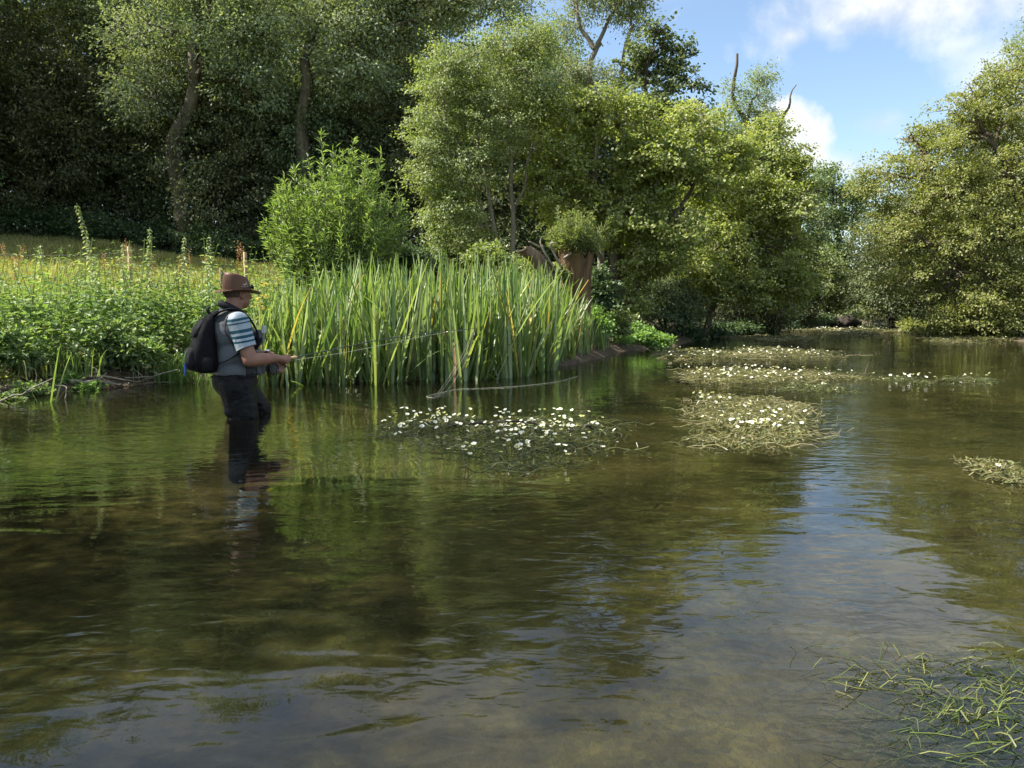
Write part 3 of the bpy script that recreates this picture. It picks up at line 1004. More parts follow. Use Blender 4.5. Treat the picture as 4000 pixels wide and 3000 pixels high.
make_tree('young_willow', 'yellow-green young willow with layered sprays at the far right bend', 'tree', b,
          [([b, P(3500, 1150, Yj), P(3490, 1060, Yj), P(3470, 1000, Yj)], .14, .04)],
          [E(3470, 1060, Yj, 60, 45, 1.3), E(3440, 1130, Yj, 55, 35, 1.2), E(3520, 1120, Yj, 70, 60, 1.3), E(3450, 1195, Yj, 60, 40, 1.2), E(3560, 1190, Yj, 70, 60, 1.2), E(3500, 1010, Yj, 40, 40, 1.0, .6)],
          M['sallow'], M['bark'], 48, 420, 44, .7, .12, .05, T_DIAMOND, gap=.12, droop=.15, twig=.3, limb_r=.05)

# --- the great sallows on the right bank
Yr = 21.5
b = P(4060, 1280, Yr)
b.z = gz(b.x, Yr) - .1
make_tree('sallow_tree', 'huge rounded sallow filling the right bank down to the water', 'tree', b,
          [([b, P(4040, 1050, Yr), P(3980, 800, Yr), P(3900, 560, Yr)], .2, .05), ([b, P(3960, 1060, Yr), P(3800, 860, Yr), P(3640, 700, Yr)], .16, .03),
           ([b, P(4140, 1000, Yr), P(4180, 650, Yr), P(4120, 350, Yr)], .2, .05), ([P(3960, 1060, Yr), P(3780, 980, Yr - .6), P(3620, 960, Yr - .6)], .1, .02)],
          [E(3800, 520, Yr, 130, 120, 1.4), E(3960, 420, Yr, 140, 130, 1.4), E(4080, 300, Yr, 120, 130, 1.4), E(3640, 620, Yr, 120, 100, 1.3), E(3440, 700, Yr + .4, 100, 70, 1.1, .8),
           E(3720, 760, Yr - .4, 160, 120, 1.4), E(3900, 700, Yr - .4, 160, 130, 1.4), E(4080, 560, Yr - .3, 150, 150, 1.4), E(3540, 820, Yr + .3, 130, 80, 1.2, .8),
           E(3460, 930, Yr + .3, 100, 80, 1.1, .8), E(3620, 960, Yr - .3, 140, 100, 1.2), E(3820, 950, Yr - .7, 160, 120, 1.3), E(4020, 880, Yr - .7, 160, 140, 1.3),
           E(3560, 1090, Yr, 120, 80, 1.1), E(3700, 1130, Yr - .6, 130, 100, 1.1), E(3880, 1140, Yr - 1.0, 150, 110, 1.1), E(4080, 1120, Yr - 1.0, 150, 120, 1.2),
           E(4250, 500, Yr, 170, 220, 1.6), E(4250, 900, Yr, 170, 220, 1.6), E(3720, 1230, Yr - .5, 130, 55, .9), E(3900, 1260, Yr - 1.0, 140, 55, .9), E(4080, 1270, Yr - 1.0, 140, 55, .9),
           E(3870, 340, Yr + .2, 90, 80, 1.0, .7), E(3730, 440, Yr + .2, 80, 70, 1.0, .7), E(3970, 270, Yr + .2, 80, 80, 1.0, .7), E(3590, 560, Yr + .3, 70, 60, .9, .6), E(3560, 520, Yr + .6, 50, 40, .8, .25), E(3780, 350, Yr + .3, 50, 50, .8, .35)],
          M['sallow'], M['bark'], 50, 1650, 76, .52, .074, .044, T_DIAMOND, gap=.18, gap_f=2.2, spread=.22, flat=.4, droop=.2, twig=.35, limb_r=.055, twig_r=.008, shell=.5, upn=.7, minz=.08)
Yr2 = 24.5
b = P(4250, 1270, Yr2)
b.z = gz(b.x, Yr2) - .1
make_tree('willow_tree', 'taller grey-green willow rising behind the right-hand sallow', 'tree', b,
          [([b, P(4240, 900, Yr2), P(4200, 500, Yr2), P(4150, 200, Yr2)], .3, .06)],
          [E(4020, 200, Yr2, 90, 90, 1.3, .8), E(4120, 120, Yr2, 110, 110, 1.4), E(4250, 60, Yr2, 140, 130, 1.5), E(4300, 300, Yr2, 170, 170, 1.6), E(4420, 600, Yr2, 200, 250, 1.8), E(4200, -60, Yr2, 120, 90, 1.3)],
          M['thorn'], M['bark'], 51, 620, 46, .6, .10, .03, T_DIAMOND, gap=.15, droop=.3, twig=.3)
# ------------------------------------------------------------------ waterside plants
rng = np.random.RandomState(101)


def river_d(x, y):
    x = np.atleast_1d(np.asarray(x, float))
    y = np.atleast_1d(np.asarray(y, float))
    d = np.minimum(seg_dist(x, y, LEFT), seg_dist(x, y, RIGHT))
    return np.where(inside(x, y), -d, d)


M['twig'] = mat_noise('green_twig', (.07, .075, .025), (.14, .14, .05), 8, .7)
# --- willow bush of upright shoots
def willow(name, label, base, cen, rad, n, per, lL, lW, seed, leafmat, cat='bush', stem_r=.016, into=None, leaders=()):
    r = np.random.RandomState(seed)
    root = into or empty(name, base, label, cat)
    gl_, gs = G(), G()
    base = np.array(base)
    cen = np.array(cen)
    rad = np.array(rad)
    P0, D0, N0, SZ = [], [], [], []
    tips = []
    for i in range(n):
        d = unit(r.normal(size=3))
        d[2] = abs(d[2]) * 1.0 - .35
        d = unit(d)
        tips.append(cen + d * rad * r.uniform(.55, 1.12))
    tips += [np.array(t) for t in leaders]
    for tip in tips:
        b0 = base + np.array([r.normal() * .16, r.normal() * .14, .0])
        out = tip - b0
        mid = b0 + out * np.array([.62, .62, .42]) + r.normal(size=3) * .06
        p = curve_pts([b0, mid, tip], 14)
        tube(gs, p, np.linspace(stem_r * r.uniform(.6, 1.2), .003, 14), 4, cap=False)
        k = int(per * r.uniform(.7, 1.25))
        t = r.uniform(.22, 1.0, k) ** .8
        ii = np.clip(t * 13, 0, 12.999)
        i0 = ii.astype(int)
        f = (ii - i0)[:, None]
        pos_ = p[i0] * (1 - f) + p[i0 + 1] * f
        tan = unit(p[np.minimum(i0 + 1, 13)] - p[i0])
        side = unit(r.normal(size=(k, 3)))
        # leaves also stand on short side twigs
        pos_ = pos_ + side * (r.uniform(0, 1, (k, 1)) ** 2) * .16 * (1.15 - t[:, None])
        dd = tan * .75 + side * .75
        dd[:, 2] -= .05
        P0.append(pos_)
        D0.append(dd)
        N0.append(np.cross(np.cross(dd, np.array([0, 0, 1.0])), dd) + r.normal(size=(k, 3)) * .35)
        SZ.append(r.uniform(.65, 1.25, k))
    P0, D0, N0, SZ = map(np.concatenate, (P0, D0, N0, SZ))
    leaves(gl_, P0, D0, N0, lL * SZ, lW * SZ, T_WILLOW)
    obj('foliage', gl_, leafmat, root)
    obj('stem', gs, M['twig'], root, smooth=True)
    return root


Yb = 11.7
wb = P(1320, 1090, Yb)
wb.z = gz(wb.x, Yb) - .05
willow('willow_bush', 'bright green willow bush with long narrow leaves behind the iris bed', wb, P(1310, 850, Yb), (1.0, .95, 1.0), 210, 125, .105, .018, 5, M['willow'],
       leaders=[P(1255, 520, Yb), P(1380, 540, Yb - .1), P(1110, 690, Yb), P(1490, 590, Yb), P(1560, 730, Yb), P(1080, 780, Yb), P(1300, 580, Yb + .3), P(1200, 600, Yb - .2),
                P(1430, 640, Yb - .3), P(1150, 860, Yb - .4), P(1540, 880, Yb - .3), P(1050, 950, Yb - .2)])

# --- iris bed: sword blades in fans
NS = 8


def blade_mesh(bend, mat, width=.5, kink=None):
    t = np.linspace(0, 1, NS)
    w = np.array([.62, .85, 1.0, 1.0, .92, .75, .45, .03]) * .5
    ang = bend * t ** 1.8
    dz = np.cos(ang)
    dx = np.sin(ang)
    z = np.concatenate([[0], np.cumsum((dz[1:] + dz[:-1]) / 2)]) / (NS - 1)
    x = np.concatenate([[0], np.cumsum((dx[1:] + dx[:-1]) / 2)]) / (NS - 1)
    if kink:
        i = kink
        z[i:] = z[i] - (np.arange(NS - i)) * .10
        x[i:] = x[i] + (np.arange(NS - i)) * .07
    V = []
    for i in range(NS):
        V += [(x[i], -w[i] * width * .038, z[i]), (x[i] + .006, 0, z[i]), (x[i], w[i] * width * .038, z[i])]
    F = []
    for i in range(NS - 1):
        a = i * 3
        F += [(a, a + 1, a + 4, a + 3), (a + 1, a + 2, a + 5, a + 4)]
    g = G()
    g.add(V, F)
    me = g.mesh('blade', smooth=True)
    me.materials.append(mat)
    return me


blades = ([blade_mesh(b_, M['iris'], w_) for b_, w_ in ((.05, 1.0), (.25, 1.0), (.5, .9), (.15, 1.2), (.9, .9), (-.3, 1.0))]
          + [blade_mesh(b_, M['iris_pale'], w_) for b_, w_ in ((.1, 1.1), (.4, 1.0), (-.2, 1.0))]
          + [blade_mesh(b_, M['iris_dry'], w_, k_) for b_, w_, k_ in ((.4, .8, None), (.3, .9, 4))])


def blade_obj(root, base, length, tilt, az, me, wscale=1.0):
    o = bpy.data.objects.new('blade', me)
    COL.objects.link(o)
    o.parent = root
    o.location = base
    o.rotation_euler = (0, tilt, az)
    o.scale = (length, length * wscale, length)
    return o


front = [(975, 1510), (1100, 1503), (1250, 1500), (1400, 1502), (1600, 1497), (1800, 1490), (2000, 1478), (2120, 1456), (2230, 1430), (2320, 1400), (2370, 1378)]
fw = np.array([W(*q)[:2] for q in front])
top_px = [1000, 1100, 1200, 1300, 1450, 1700, 1950, 2100, 2200, 2290, 2380]
top_py = [1165, 1120, 1075, 1040, 1015, 1000, 1005, 1035, 1100, 1190, 1290]


def iris_spot(u, depth):
    i = min(int(u), len(fw) - 2)
    f = u - i
    p = fw[i] * (1 - f) + fw[i + 1] * f
    q = p + np.array([-.18, 1.0]) * depth
    return q


def iris_len(x, y, z):
    px = 2000 + x / y * FPX
    py = np.interp(px, top_px, top_py)
    zt = CAM_H + (1200 - py) / FPX * y
    return max(.45, (zt - z))


n_pl = 150
for i in range(n_pl):
    u = (i + rng.uniform(0, 1)) / n_pl * (len(fw) - 1.001)
    depth = rng.choice([.02, .25, .5, .85, 1.25, 1.7]) + rng.uniform(-.05, .15)
    q = iris_spot(u, depth)
    z = min(max(gz(q[0], q[1]), -.12), .6)
    root = empty('iris_plant', (q[0], q[1], z), 'clump of tall sword-leaved yellow flag iris in the waterside bed', 'iris', 'iris plants in the waterside bed')
    Lm = iris_len(q[0], q[1], z)
    fan = rng.uniform(0, PI)
    for k in range(rng.randint(11, 17)):
        t_ = rng.normal() * .25
        low = rng.uniform() < .16
        ln = Lm * rng.uniform(.58, 1.10) * (.6 if low else 1)
        me = blades[rng.choice(len(blades), p=[.15, .15, .10, .15, .03, .09, .14, .08, .07, .025, .015])]
        blade_obj(root, (rng.normal() * .07, rng.normal() * .07, -.02), ln, t_ * (2.2 if low else 1.0), fan + rng.normal() * .5 + (PI if rng.uniform() < .5 else 0), me,
                  rng.uniform(.75, 1.2) * 1.05 / max(ln, .6))
# the crowded blades behind, too many to pick apart
g = G()
for i in range(900):
    u = rng.uniform(0, len(fw) - 1.001)
    q = iris_spot(u, rng.uniform(.2, 2.1))
    z = min(max(gz(q[0], q[1]), -.1), .7)
    ln = iris_len(q[0], q[1], z) * rng.uniform(.6, 1.0)
    az = rng.uniform(0, 2 * PI)
    ti = abs(rng.normal() * .16)
    t = np.linspace(0, 1, 6)
    ang = ti + rng.uniform(-.1, .4) * t ** 2
    xx = np.concatenate([[0], np.cumsum(np.sin(ang))[:-1]]) / 5 * ln
    zz_ = np.concatenate([[0], np.cumsum(np.cos(ang))[:-1]]) / 5 * ln
    ww = np.array([.7, .95, 1, .9, .6, .03]) * rng.uniform(.011, .018)
    wa = rng.uniform(0, PI)
    V = []
    for j in range(6):
        c = np.array([q[0] + math.cos(az) * xx[j], q[1] + math.sin(az) * xx[j], z + zz_[j]])
        s_ = np.array([math.cos(wa), math.sin(wa), 0]) * ww[j]
        V += [c - s_, c + s_]
    g.add(V, [(2 * j, 2 * j + 1, 2 * j + 3, 2 * j + 2) for j in range(5)])
mi = mat_leaf('blade_iris_mass', [(.045, .09, .024), (.07, .13, .034), (.11, .17, .05), (.17, .22, .09)], .4, rough=.4, spec=.5)
tag(obj('iris_blades', g, mi, smooth=True), 'crowded green iris blades filling the back of the bed', 'iris', kind='stuff')
# the lone iris shoot by the left bank
c0 = W(190, 1572)
root = empty('iris_plant', (c0.x, c0.y, -.1), 'lone iris shoot standing in the shallows by the left bank', 'iris')
blade_obj(root, (0, 0, 0), .62, .18, .1, blades[0], 1.5)
blade_obj(root, (.03, 0, 0), .56, .30, .05, blades[6], 1.3)
blade_obj(root, (.02, .01, 0), .30, .45, .0, blades[9], 1.6)
blade_obj(root, (-.06, .03, 0), .26, -.5, .3, blades[1], 1.4)

# --- nettles
def nettle_geo(h, r, n_pair, lean=.1, leafL=.085):
    gs, gl_ = G(), G()
    k = r.uniform(0, 2 * PI)
    p = curve_pts([(0, 0, 0), (lean * .3 * math.cos(k), lean * .3 * math.sin(k), h * .5), (lean * math.cos(k), lean * math.sin(k), h)], 9)
    tube(gs, p, np.linspace(.005, .002, 9), 4, cap=False)
    items = []
    a0 = r.uniform(0, PI)
    for i in range(n_pair):
        t = .12 + .86 * i / (n_pair - 1)
        ii = t * 8
        i0 = min(int(ii), 7)
        c = p[i0] * (1 - (ii - i0)) + p[i0 + 1] * (ii - i0)
        s_ = leafL * (1.0 - .75 * max(0, (t - .45) / .55) ** 1.3) * r.uniform(.85, 1.15) * (.8 if t < .25 else 1)
        for side in (0, PI):
            a = a0 + (i % 2) * PI / 2 + side + r.normal() * .2
            el = r.uniform(-.35, .35) - (.25 if t < .6 else 0)
            d = np.array([math.cos(a) * math.cos(el), math.sin(a) * math.cos(el), math.sin(el)])
            st = c + d * s_ * .28
            items.append((st, d, s_, t, c))
    return gs, gl_, items, p


def nettle_leaves(gl_, items, r):
    pos_ = np.array([i[0] for i in items])
    d = np.array([i[1] for i in items])
    s_ = np.array([i[2] for i in items])
    leaves(gl_, pos_, d, np.array([0, 0, 1.0]) + r.normal(size=(len(pos_), 3)) * .25, s_, s_ * .56, T_NETTLE)


net = []
for i in range(7):
    r = np.random.RandomState(300 + i)
    h_ = (.8, .95, 1.05, .9, 1.0, .7, .55)[i]
    gs, gl_, items, p = nettle_geo(h_, r, (11, 12, 13, 12, 13, 10, 9)[i], .16, .10)
    nettle_leaves(gl_, items, r)
    ms, ml = gs.mesh('stem'), gl_.mesh('leaves')
    ms.materials.append(M['nettle'])
    ml.materials.append(M['nettle'])
    net.append((ms, ml, h_))


def nettle_obj(x, y, z, v, sc, rz, tilt=(0, 0)):
    root = empty('nettle_plant', (x, y, z), 'leafy green stinging nettle in the dense bank at the left', 'nettle', 'stinging nettles of the left bank')
    root.rotation_euler = (tilt[0], tilt[1], rz)
    root.scale = (sc, sc, sc)
    for nm, me in (('stem', net[v][0]), ('leaves', net[v][1])):
        o = bpy.data.objects.new(nm, me)
        COL.objects.link(o)
        o.parent = root


x_, y_ = rng.uniform(-10.5, -2.6, 14000), rng.uniform(4.6, 13.5, 14000)
d_ = river_d(x_, y_)
ok = (d_ > .38) & (d_ < 3.6) & (x_ / y_ * FPX > -4200) & ~((x_ > -3.2) & (y_ > 10.6))
cand = list(zip(d_[ok], x_[ok], y_[ok]))[:2100]
cand.sort()
front_c = [c for c in cand if c[0] < 2.2 and c[1] / c[2] * FPX > -2080]
pick = [front_c[i] for i in np.linspace(0, len(front_c) - 1, 285).astype(int)]
for d, x, y in pick:
    v = rng.randint(0, 5) if d > .8 else rng.randint(3, 7)
    # the bank thins out towards the open meadow at the far left
    sc = rng.uniform(.9, 1.36) * (1.0 if d < 1.7 else .9)
    nettle_obj(x, y, gz(x, y) - .03, v, sc, rng.uniform(0, 6.28), (rng.normal() * .12 + (.22 if d < .7 else 0), rng.normal() * .12 + (.15 if d < .7 else 0)))
g = G()
pk = set((c[1], c[2]) for c in pick)
rest = [c for c in cand if (c[1], c[2]) not in pk]
for d, x, y in rest[::2]:
    r = rng
    gs, gl_, items, p = nettle_geo(rng.uniform(.55, .95) * (1.0 if d < 2.4 else .75), rng, 9, .2, .095)
    off = np.array([x, y, gz(x, y) - .03])
    items = [(a + off, b_, c_, t_, e_) for a, b_, c_, t_, e_ in items]
    nettle_leaves(g, items, rng)
tag(obj('nettle_bed', g, M['nettle']), 'mass of nettle leaves filling the bank below the fence', 'nettles', kind='stuff')

# tall flowering nettles standing above the rest, leaf by leaf
leaf_me = G()
leaves(leaf_me, [(0, 0, 0)], np.array([(1.0, 0, -.1)]), np.array([(0, 0, 1.0)]), 1.0, .52, T_NETTLE)
leaf_me = leaf_me.mesh('leaf')
mtop = mat_leaf('leaf_tall_nettle', [(.16, .21, .09), (.21, .26, .13), (.25, .29, .17)], .4, src='object')
leaf_me.materials.append(mtop)
tall = [(345, 805, 9.6, 'tallest flowering nettle rising against the dark wood', .30), (550, 885, 9.8, 'flowering nettle just right of the pale fence post', .1),
        (697, 920, 10.0, 'pale flowering nettle midway between the two fence posts', .05), (795, 918, 10.1, 'flowering nettle nearest the angler hat', .05),
        (475, 950, 10.2, 'shorter pointed nettle just left of the pale fence post', .05), (150, 955, 9.9, 'flowering nettle above the grass at the far left', .05)]
for i, (px, py, Y, lab, ln) in enumerate(tall):
    r = np.random.RandomState(500 + i)
    t_ = P(px, py, Y)
    x0 = t_.x + ln * .4
    z0 = gz(x0, Y) - .03
    root = empty('tall_nettle', (x0, Y, z0), lab, 'nettle')
    h_ = t_.z - z0
    gs, gl_, items, p = nettle_geo(h_, r, int(h_ / .044), ln, .085)
    # lean towards the photographed tip
    obj('stem', gs, mtop, root, local=True)
    gf = G()
    for st, d, s_, t, c in items:
        s_ = max(s_, .03)
        if t < .3:
            continue
        o = bpy.data.objects.new('leaf', leaf_me)
        COL.objects.link(o)
        o.parent = root
        o.location = st
        o.rotation_euler = (0, .35 - math.asin(max(-1, min(1, d[2]))), math.atan2(d[1], d[0]))
        o.scale = (s_ * 1.1,) * 3
        if t > .45:
            for q in range(2):
                a = r.uniform(0, 6.28)
                e_ = c + np.array([math.cos(a) * .035, math.sin(a) * .035, -.03])
                tube(gf, curve_pts([c, (c + e_) / 2 + np.array([0, 0, .012]), e_], 4), [.003, .005, .005, .003], 3, cap=False)
    obj('flower_strings', gf, mtop, root, local=True)

# --- yellow ragwort beside the angler
for k, (px, py) in enumerate([(1028, 1112), (1008, 1165), (1030, 1158), (1012, 1192), (1030, 1208)]):
    t_ = P(px, py, 8.4)
    z0 = gz(t_.x, 8.4 + .4)
    b0 = (t_.x + rng.normal() * .03, 8.45, max(z0, 0))
    root = empty('ragwort', b0, 'yellow-flowered ragwort stem showing right of the angler face', 'flower', 'ragwort beside the angler')
    gs, gf = G(), G()
    tube(gs, curve_pts([b0, (t_.x, 8.42, (b0[2] + t_.z) / 2), t_], 6), np.linspace(.004, .002, 6), 4, cap=False)
    lp = np.array([(t_.x + rng.normal() * .05, 8.42 + rng.normal() * .05, b0[2] + (t_.z - b0[2]) * rng.uniform(.2, .9)) for _ in range(24)])
    leaves(gs, lp, rng.normal(size=(24, 3)), np.array([0, 0, 1.0]) + rng.normal(size=(24, 3)) * .3, .055, .02, T_OVATE)
    for q in range(9):
        c = np.array(t_) + rng.normal(size=3) * np.array([.028, .028, .014])
        aa = np.arange(8) * PI / 4
        leaves(gf, np.repeat(c[None], 8, 0), np.stack([np.cos(aa), np.sin(aa), np.full(8, .25)], 1), np.array([0, -.5, 1.0]), .016, .009, T_DIAMOND)
    obj('stem', gs, M['nettle'], root)
    obj('flower_head', gf, M['yellow'], root)

# --- meadow grass
g = G()
n = 60000
xs, ys = [], []
while len(xs) < n:
    px = rng.uniform(-150, 1350, 4000)
    Y = 9.5 + 24 * rng.uniform(0, 1, 4000) ** 1.2
    x = (px - 2000) / FPX * Y
    ok = river_d(x, Y) > 2.4
    xs += list(x[ok])
    ys += list(Y[ok])
xs, ys = np.array(xs[:n]), np.array(ys[:n])
zs = ground_z(xs, ys)
tuft = sst(.0, .5, wave(xs, ys, 1.4, 33))
hh = rng.uniform(.06, .16, n) * (1 + 1.6 * tuft)
d = rng.normal(size=(n, 3)) * .35 + np.array([0, 0, 1.0])
leaves(g, np.stack([xs, ys, zs - .01], 1), d, rng.normal(size=(n, 3)) * np.array([1, 1, .1]), hh, .012 * (ys / 12), T_DIAMOND)
tag(obj('meadow_grass', g, M['grass']), 'short yellow-green grass of the sloping meadow', 'grass', kind='stuff')
# tall seeding grasses and sorrel along the fence line
for k in range(14):
    px = rng.uniform(-60, 1040)
    Y = rng.uniform(11.2, 15)
    x = (px - 2000) / FPX * Y
    z0 = gz(x, Y)
    root = empty('sorrel_stem', (x, Y, z0), 'rusty seeding sorrel stem along the fence line', 'sorrel', 'sorrel stems along the fence')
    h_ = P(px, rng.uniform(930, 1010), Y).z - z0
    h_ = min(max(h_, .6), 1.35)
    gs, gf = G(), G()
    e_ = np.array([x + rng.normal() * .06, Y, z0 + h_])
    p = curve_pts([(x, Y, z0), (x, Y, z0 + h_ * .6), e_], 7)
    tube(gs, p, np.linspace(.005, .002, 7), 3, cap=False)
    m_ = 70
    t = rng.uniform(.62, 1, m_)[:, None]
    pp = np.array([x, Y, z0]) * (1 - t) + e_ * t + rng.normal(size=(m_, 3)) * .022
    leaves(gf, pp, rng.normal(size=(m_, 3)) + np.array([0, 0, .8]), rng.normal(size=(m_, 3)), .028, .014, T_DIAMOND)
    obj('stem', gs, M['sorrel'], root)
    obj('seed_head', gf, M['sorrel'], root)

# --- brambles along the foot of the wood
for k, px in enumerate(range(-120, 1560, 120)):
    Y = 26.6 + rng.uniform(-.6, .8)
    x = (px - 2000) / FPX * Y
    z0 = gz(x, Y)
    root = empty('bramble_bush', (x, Y, z0), 'low dark bramble at the foot of the wood', 'bramble', 'brambles along the foot of the wood')
    g, gs = G(), G()
    ee = [(np.array([x + rng.normal() * .5, Y + rng.normal() * .3, z0 + rng.uniform(.3, .7)]), np.array([.8, .6, .5]) * rng.uniform(.7, 1.2), 1) for _ in range(3)]
    C = foliage(g, ee, 90, 24, .35, .085, .06, T_OVATE, rng, droop=.2, shell=.3)
    obj('foliage', g, M['bramble'], root)
    for c in C[::9]:
        tube(gs, curve_pts([(x + rng.normal() * .1, Y, z0), (np.array([x, Y, z0 + .5]) + c) / 2, c], 6), np.linspace(.008, .004, 6), 3, cap=False)
    obj('stem', gs, M['bark_dark'], root)

# --- watercress and low herbs at the water's edge
def herb(name, label, ells, n, per, lL, lW, mt, seed, T=T_ROUND, clen=.14, cat='plant', group=None):
    r = np.random.RandomState(seed)
    c = ells[0][0]
    b0 = (c[0], c[1], max(gz(c[0], c[1]), -.02))
    root = empty(name, b0, label, cat, group)
    g, gs = G(), G()
    C = foliage(g, ells, n, per, clen, lL, lW, T, r, droop=.05, shell=.25, upn=1.3, minz=.0)
    obj('foliage', g, M[mt], root)
    for q in C[::6]:
        tube(gs, curve_pts([(q[0] * .9 + c[0] * .1, q[1] * .9 + c[1] * .1, b0[2]), q], 3), [.005, .004, .003], 3, cap=False)
    obj('stem', gs, M[mt], root)
    return root


herb('watercress_clump', 'bright green watercress mound below the leaning hazel', [E(2480, 1325, 16.2, 100, 45, .5), E(2560, 1338, 16.2, 60, 32, .4), E(2410, 1345, 15.6, 60, 35, .4), E(2470, 1285, 16.4, 60, 30, .3, .6)],
     620, 26, .048, .040, 'cress', 71)
herb('watercress_clump', 'small watercress patch at the foot of the left mud bank', [E(310, 1545, 7.75, 60, 22, .25), E(350, 1525, 7.9, 40, 20, .2), E(240, 1560, 7.5, 40, 15, .15)], 150, 22, .035, .03, 'cress', 72, clen=.09)
herb('waterside_herb', 'tiny bright herb at the edge of the dark water', [E(3070, 1285, 29, 30, 25, .5), E(3060, 1260, 29.2, 14, 20, .3, .5)], 90, 24, .08, .06, 'cress', 73, clen=.2)
herb('waterside_herb', 'leafy green herb overhanging the mud below the nettles', [E(560, 1370, 8.5, 50, 60, .2), E(440, 1330, 8.6, 70, 60, .25)], 120, 22, .06, .028, 'nettle', 74, T=T_OVATE)
herb('waterside_herb', 'low light green herb at the far left edge of the bank', [E(90, 1390, 7.7, 60, 50, .2), E(30, 1340, 7.8, 60, 60, .25)], 110, 22, .06, .03, 'nettle', 75, T=T_OVATE)


def tussock(label, px, py, Y, n, h_, mt, seed, spread=.16, droop=.9):
    r = np.random.RandomState(seed)
    c = P(px, py, Y)
    z0 = max(gz(c.x, Y), 0)
    root = empty('grass_tuft', (c.x, Y, z0), label, 'grass')
    g = G()
    for i in range(n):
        a = r.uniform(0, 6.28)
        ln = h_ * r.uniform(.6, 1.15)
        b0 = np.array([c.x + r.normal() * spread, Y + r.normal() * spread * .5, z0 - .01])
        o_ = np.array([math.cos(a), math.sin(a), 0]) * ln * r.uniform(.2, .75)
        p = curve_pts([b0, b0 + o_ * .4 + np.array([0, 0, ln * .7]), b0 + o_ + np.array([0, 0, ln * (1 - droop * r.uniform(.2, .7))])], 6)
        w = np.array([1, 1, .9, .7, .4, .05]) * .004
        s_ = np.array([-math.sin(a), math.cos(a), 0])
        V = np.concatenate([np.stack([p[j] - s_ * w[j], p[j] + s_ * w[j]]) for j in range(6)])
        g.add(V, [(2 * j, 2 * j + 1, 2 * j + 3, 2 * j + 2) for j in range(5)])
    obj('blades', g, M[mt], root)


tussock('arching green grass tuft on the mud beside the lone iris', 235, 1500, 8.0, 260, .38, 'grass_green', 81)
tussock('thin grass tuft below the nettles behind the backpack', 690, 1445, 8.7, 160, .42, 'grass_green', 82)
tussock('short pale grass at the water edge behind the angler', 780, 1470, 8.75, 130, .2, 'grass_green', 83, .25)
tussock('withered grass tuft on the far left mud', 60, 1530, 7.7, 160, .22, 'grass', 84, .22)
tussock('tall pale seeding grass tuft beyond the fence wire', 205, 1010, 13.5, 160, .8, 'grass', 85, .25, .4)
tussock('green reeds standing at the far right bend', 3525, 1262, 37.5, 200, 1.5, 'grass_green', 86, .45, .1)
# ------------------------------------------------------------------ the angler
AX, AY = (930 - 2000) / FPX * 6.0, 6.0
ABASE = -0.52
AROT = math.radians(30)
AM = Matrix.Translation((AX, AY, 0)) @ Matrix.Rotation(AROT, 4, 'Z')
AMI = AM.inverted()


def cap(p0, r0, p1, r1, seg=14):
    p0, p1 = np.array(p0, float), np.array(p1, float)
    ax = unit(p1 - p0)
    pts, rd = [], []
    for a in np.linspace(-PI / 2 + .05, 0, 5):
        pts.append(p0 + ax * math.sin(a) * r0)
        rd.append(math.cos(a) * r0)
    for a in np.linspace(0, PI / 2 - .05, 5):
        pts.append(p1 + ax * math.sin(a) * r1)
        rd.append(math.cos(a) * r1)
    g = G()
    pts = np.array(pts)
    ref = np.array([0, 0, 1.0]) if abs(ax[2]) < .8 else np.array([1.0, 0, 0])
    A = unit(np.cross(ax, ref))
    B = np.cross(ax, A)
    th = np.arange(seg) * 2 * PI / seg
    V = (pts[:, None] + (A[None, None] * np.cos(th)[None, :, None] + B[None, None] * np.sin(th)[None, :, None]) * np.array(rd)[:, None, None]).reshape(-1, 3)
    n = len(pts)
    idx = np.arange(n * seg).reshape(n, seg)
    F = np.stack([idx[:-1], np.roll(idx, -1, 1)[:-1], np.roll(idx, -1, 1)[1:], idx[1:]], -1).reshape(-1, 4)
    g.add(V, F)
    g.add(V[-seg:], np.arange(seg)[None])
    g.add(V[:seg], np.arange(seg)[None, ::-1])
    return g


def ell(c, r, rot=(0, 0, 0), nu=20, nv=12):
    th = np.linspace(0, 2 * PI, nu, endpoint=False)
    ph = np.linspace(.02, PI - .02, nv)
    V = np.stack([np.outer(np.sin(ph), np.cos(th)), np.outer(np.sin(ph), np.sin(th)), np.outer(np.cos(ph), np.ones(nu))], -1).reshape(-1, 3) * np.array(r)
    from mathutils import Euler
    R = np.array(Euler(rot).to_matrix())
    V = V @ R.T + np.array(c)
    idx = np.arange(nu * nv).reshape(nv, nu)
    F = np.stack([idx[:-1], idx[1:], np.roll(idx, -1, 1)[1:], np.roll(idx, -1, 1)[:-1]], -1).reshape(-1, 4)
    g = G()
    g.add(V, F)
    g.add(V[:nu], np.arange(nu)[None])
    g.add(V[-nu:], np.arange(nu)[None, ::-1])
    return g


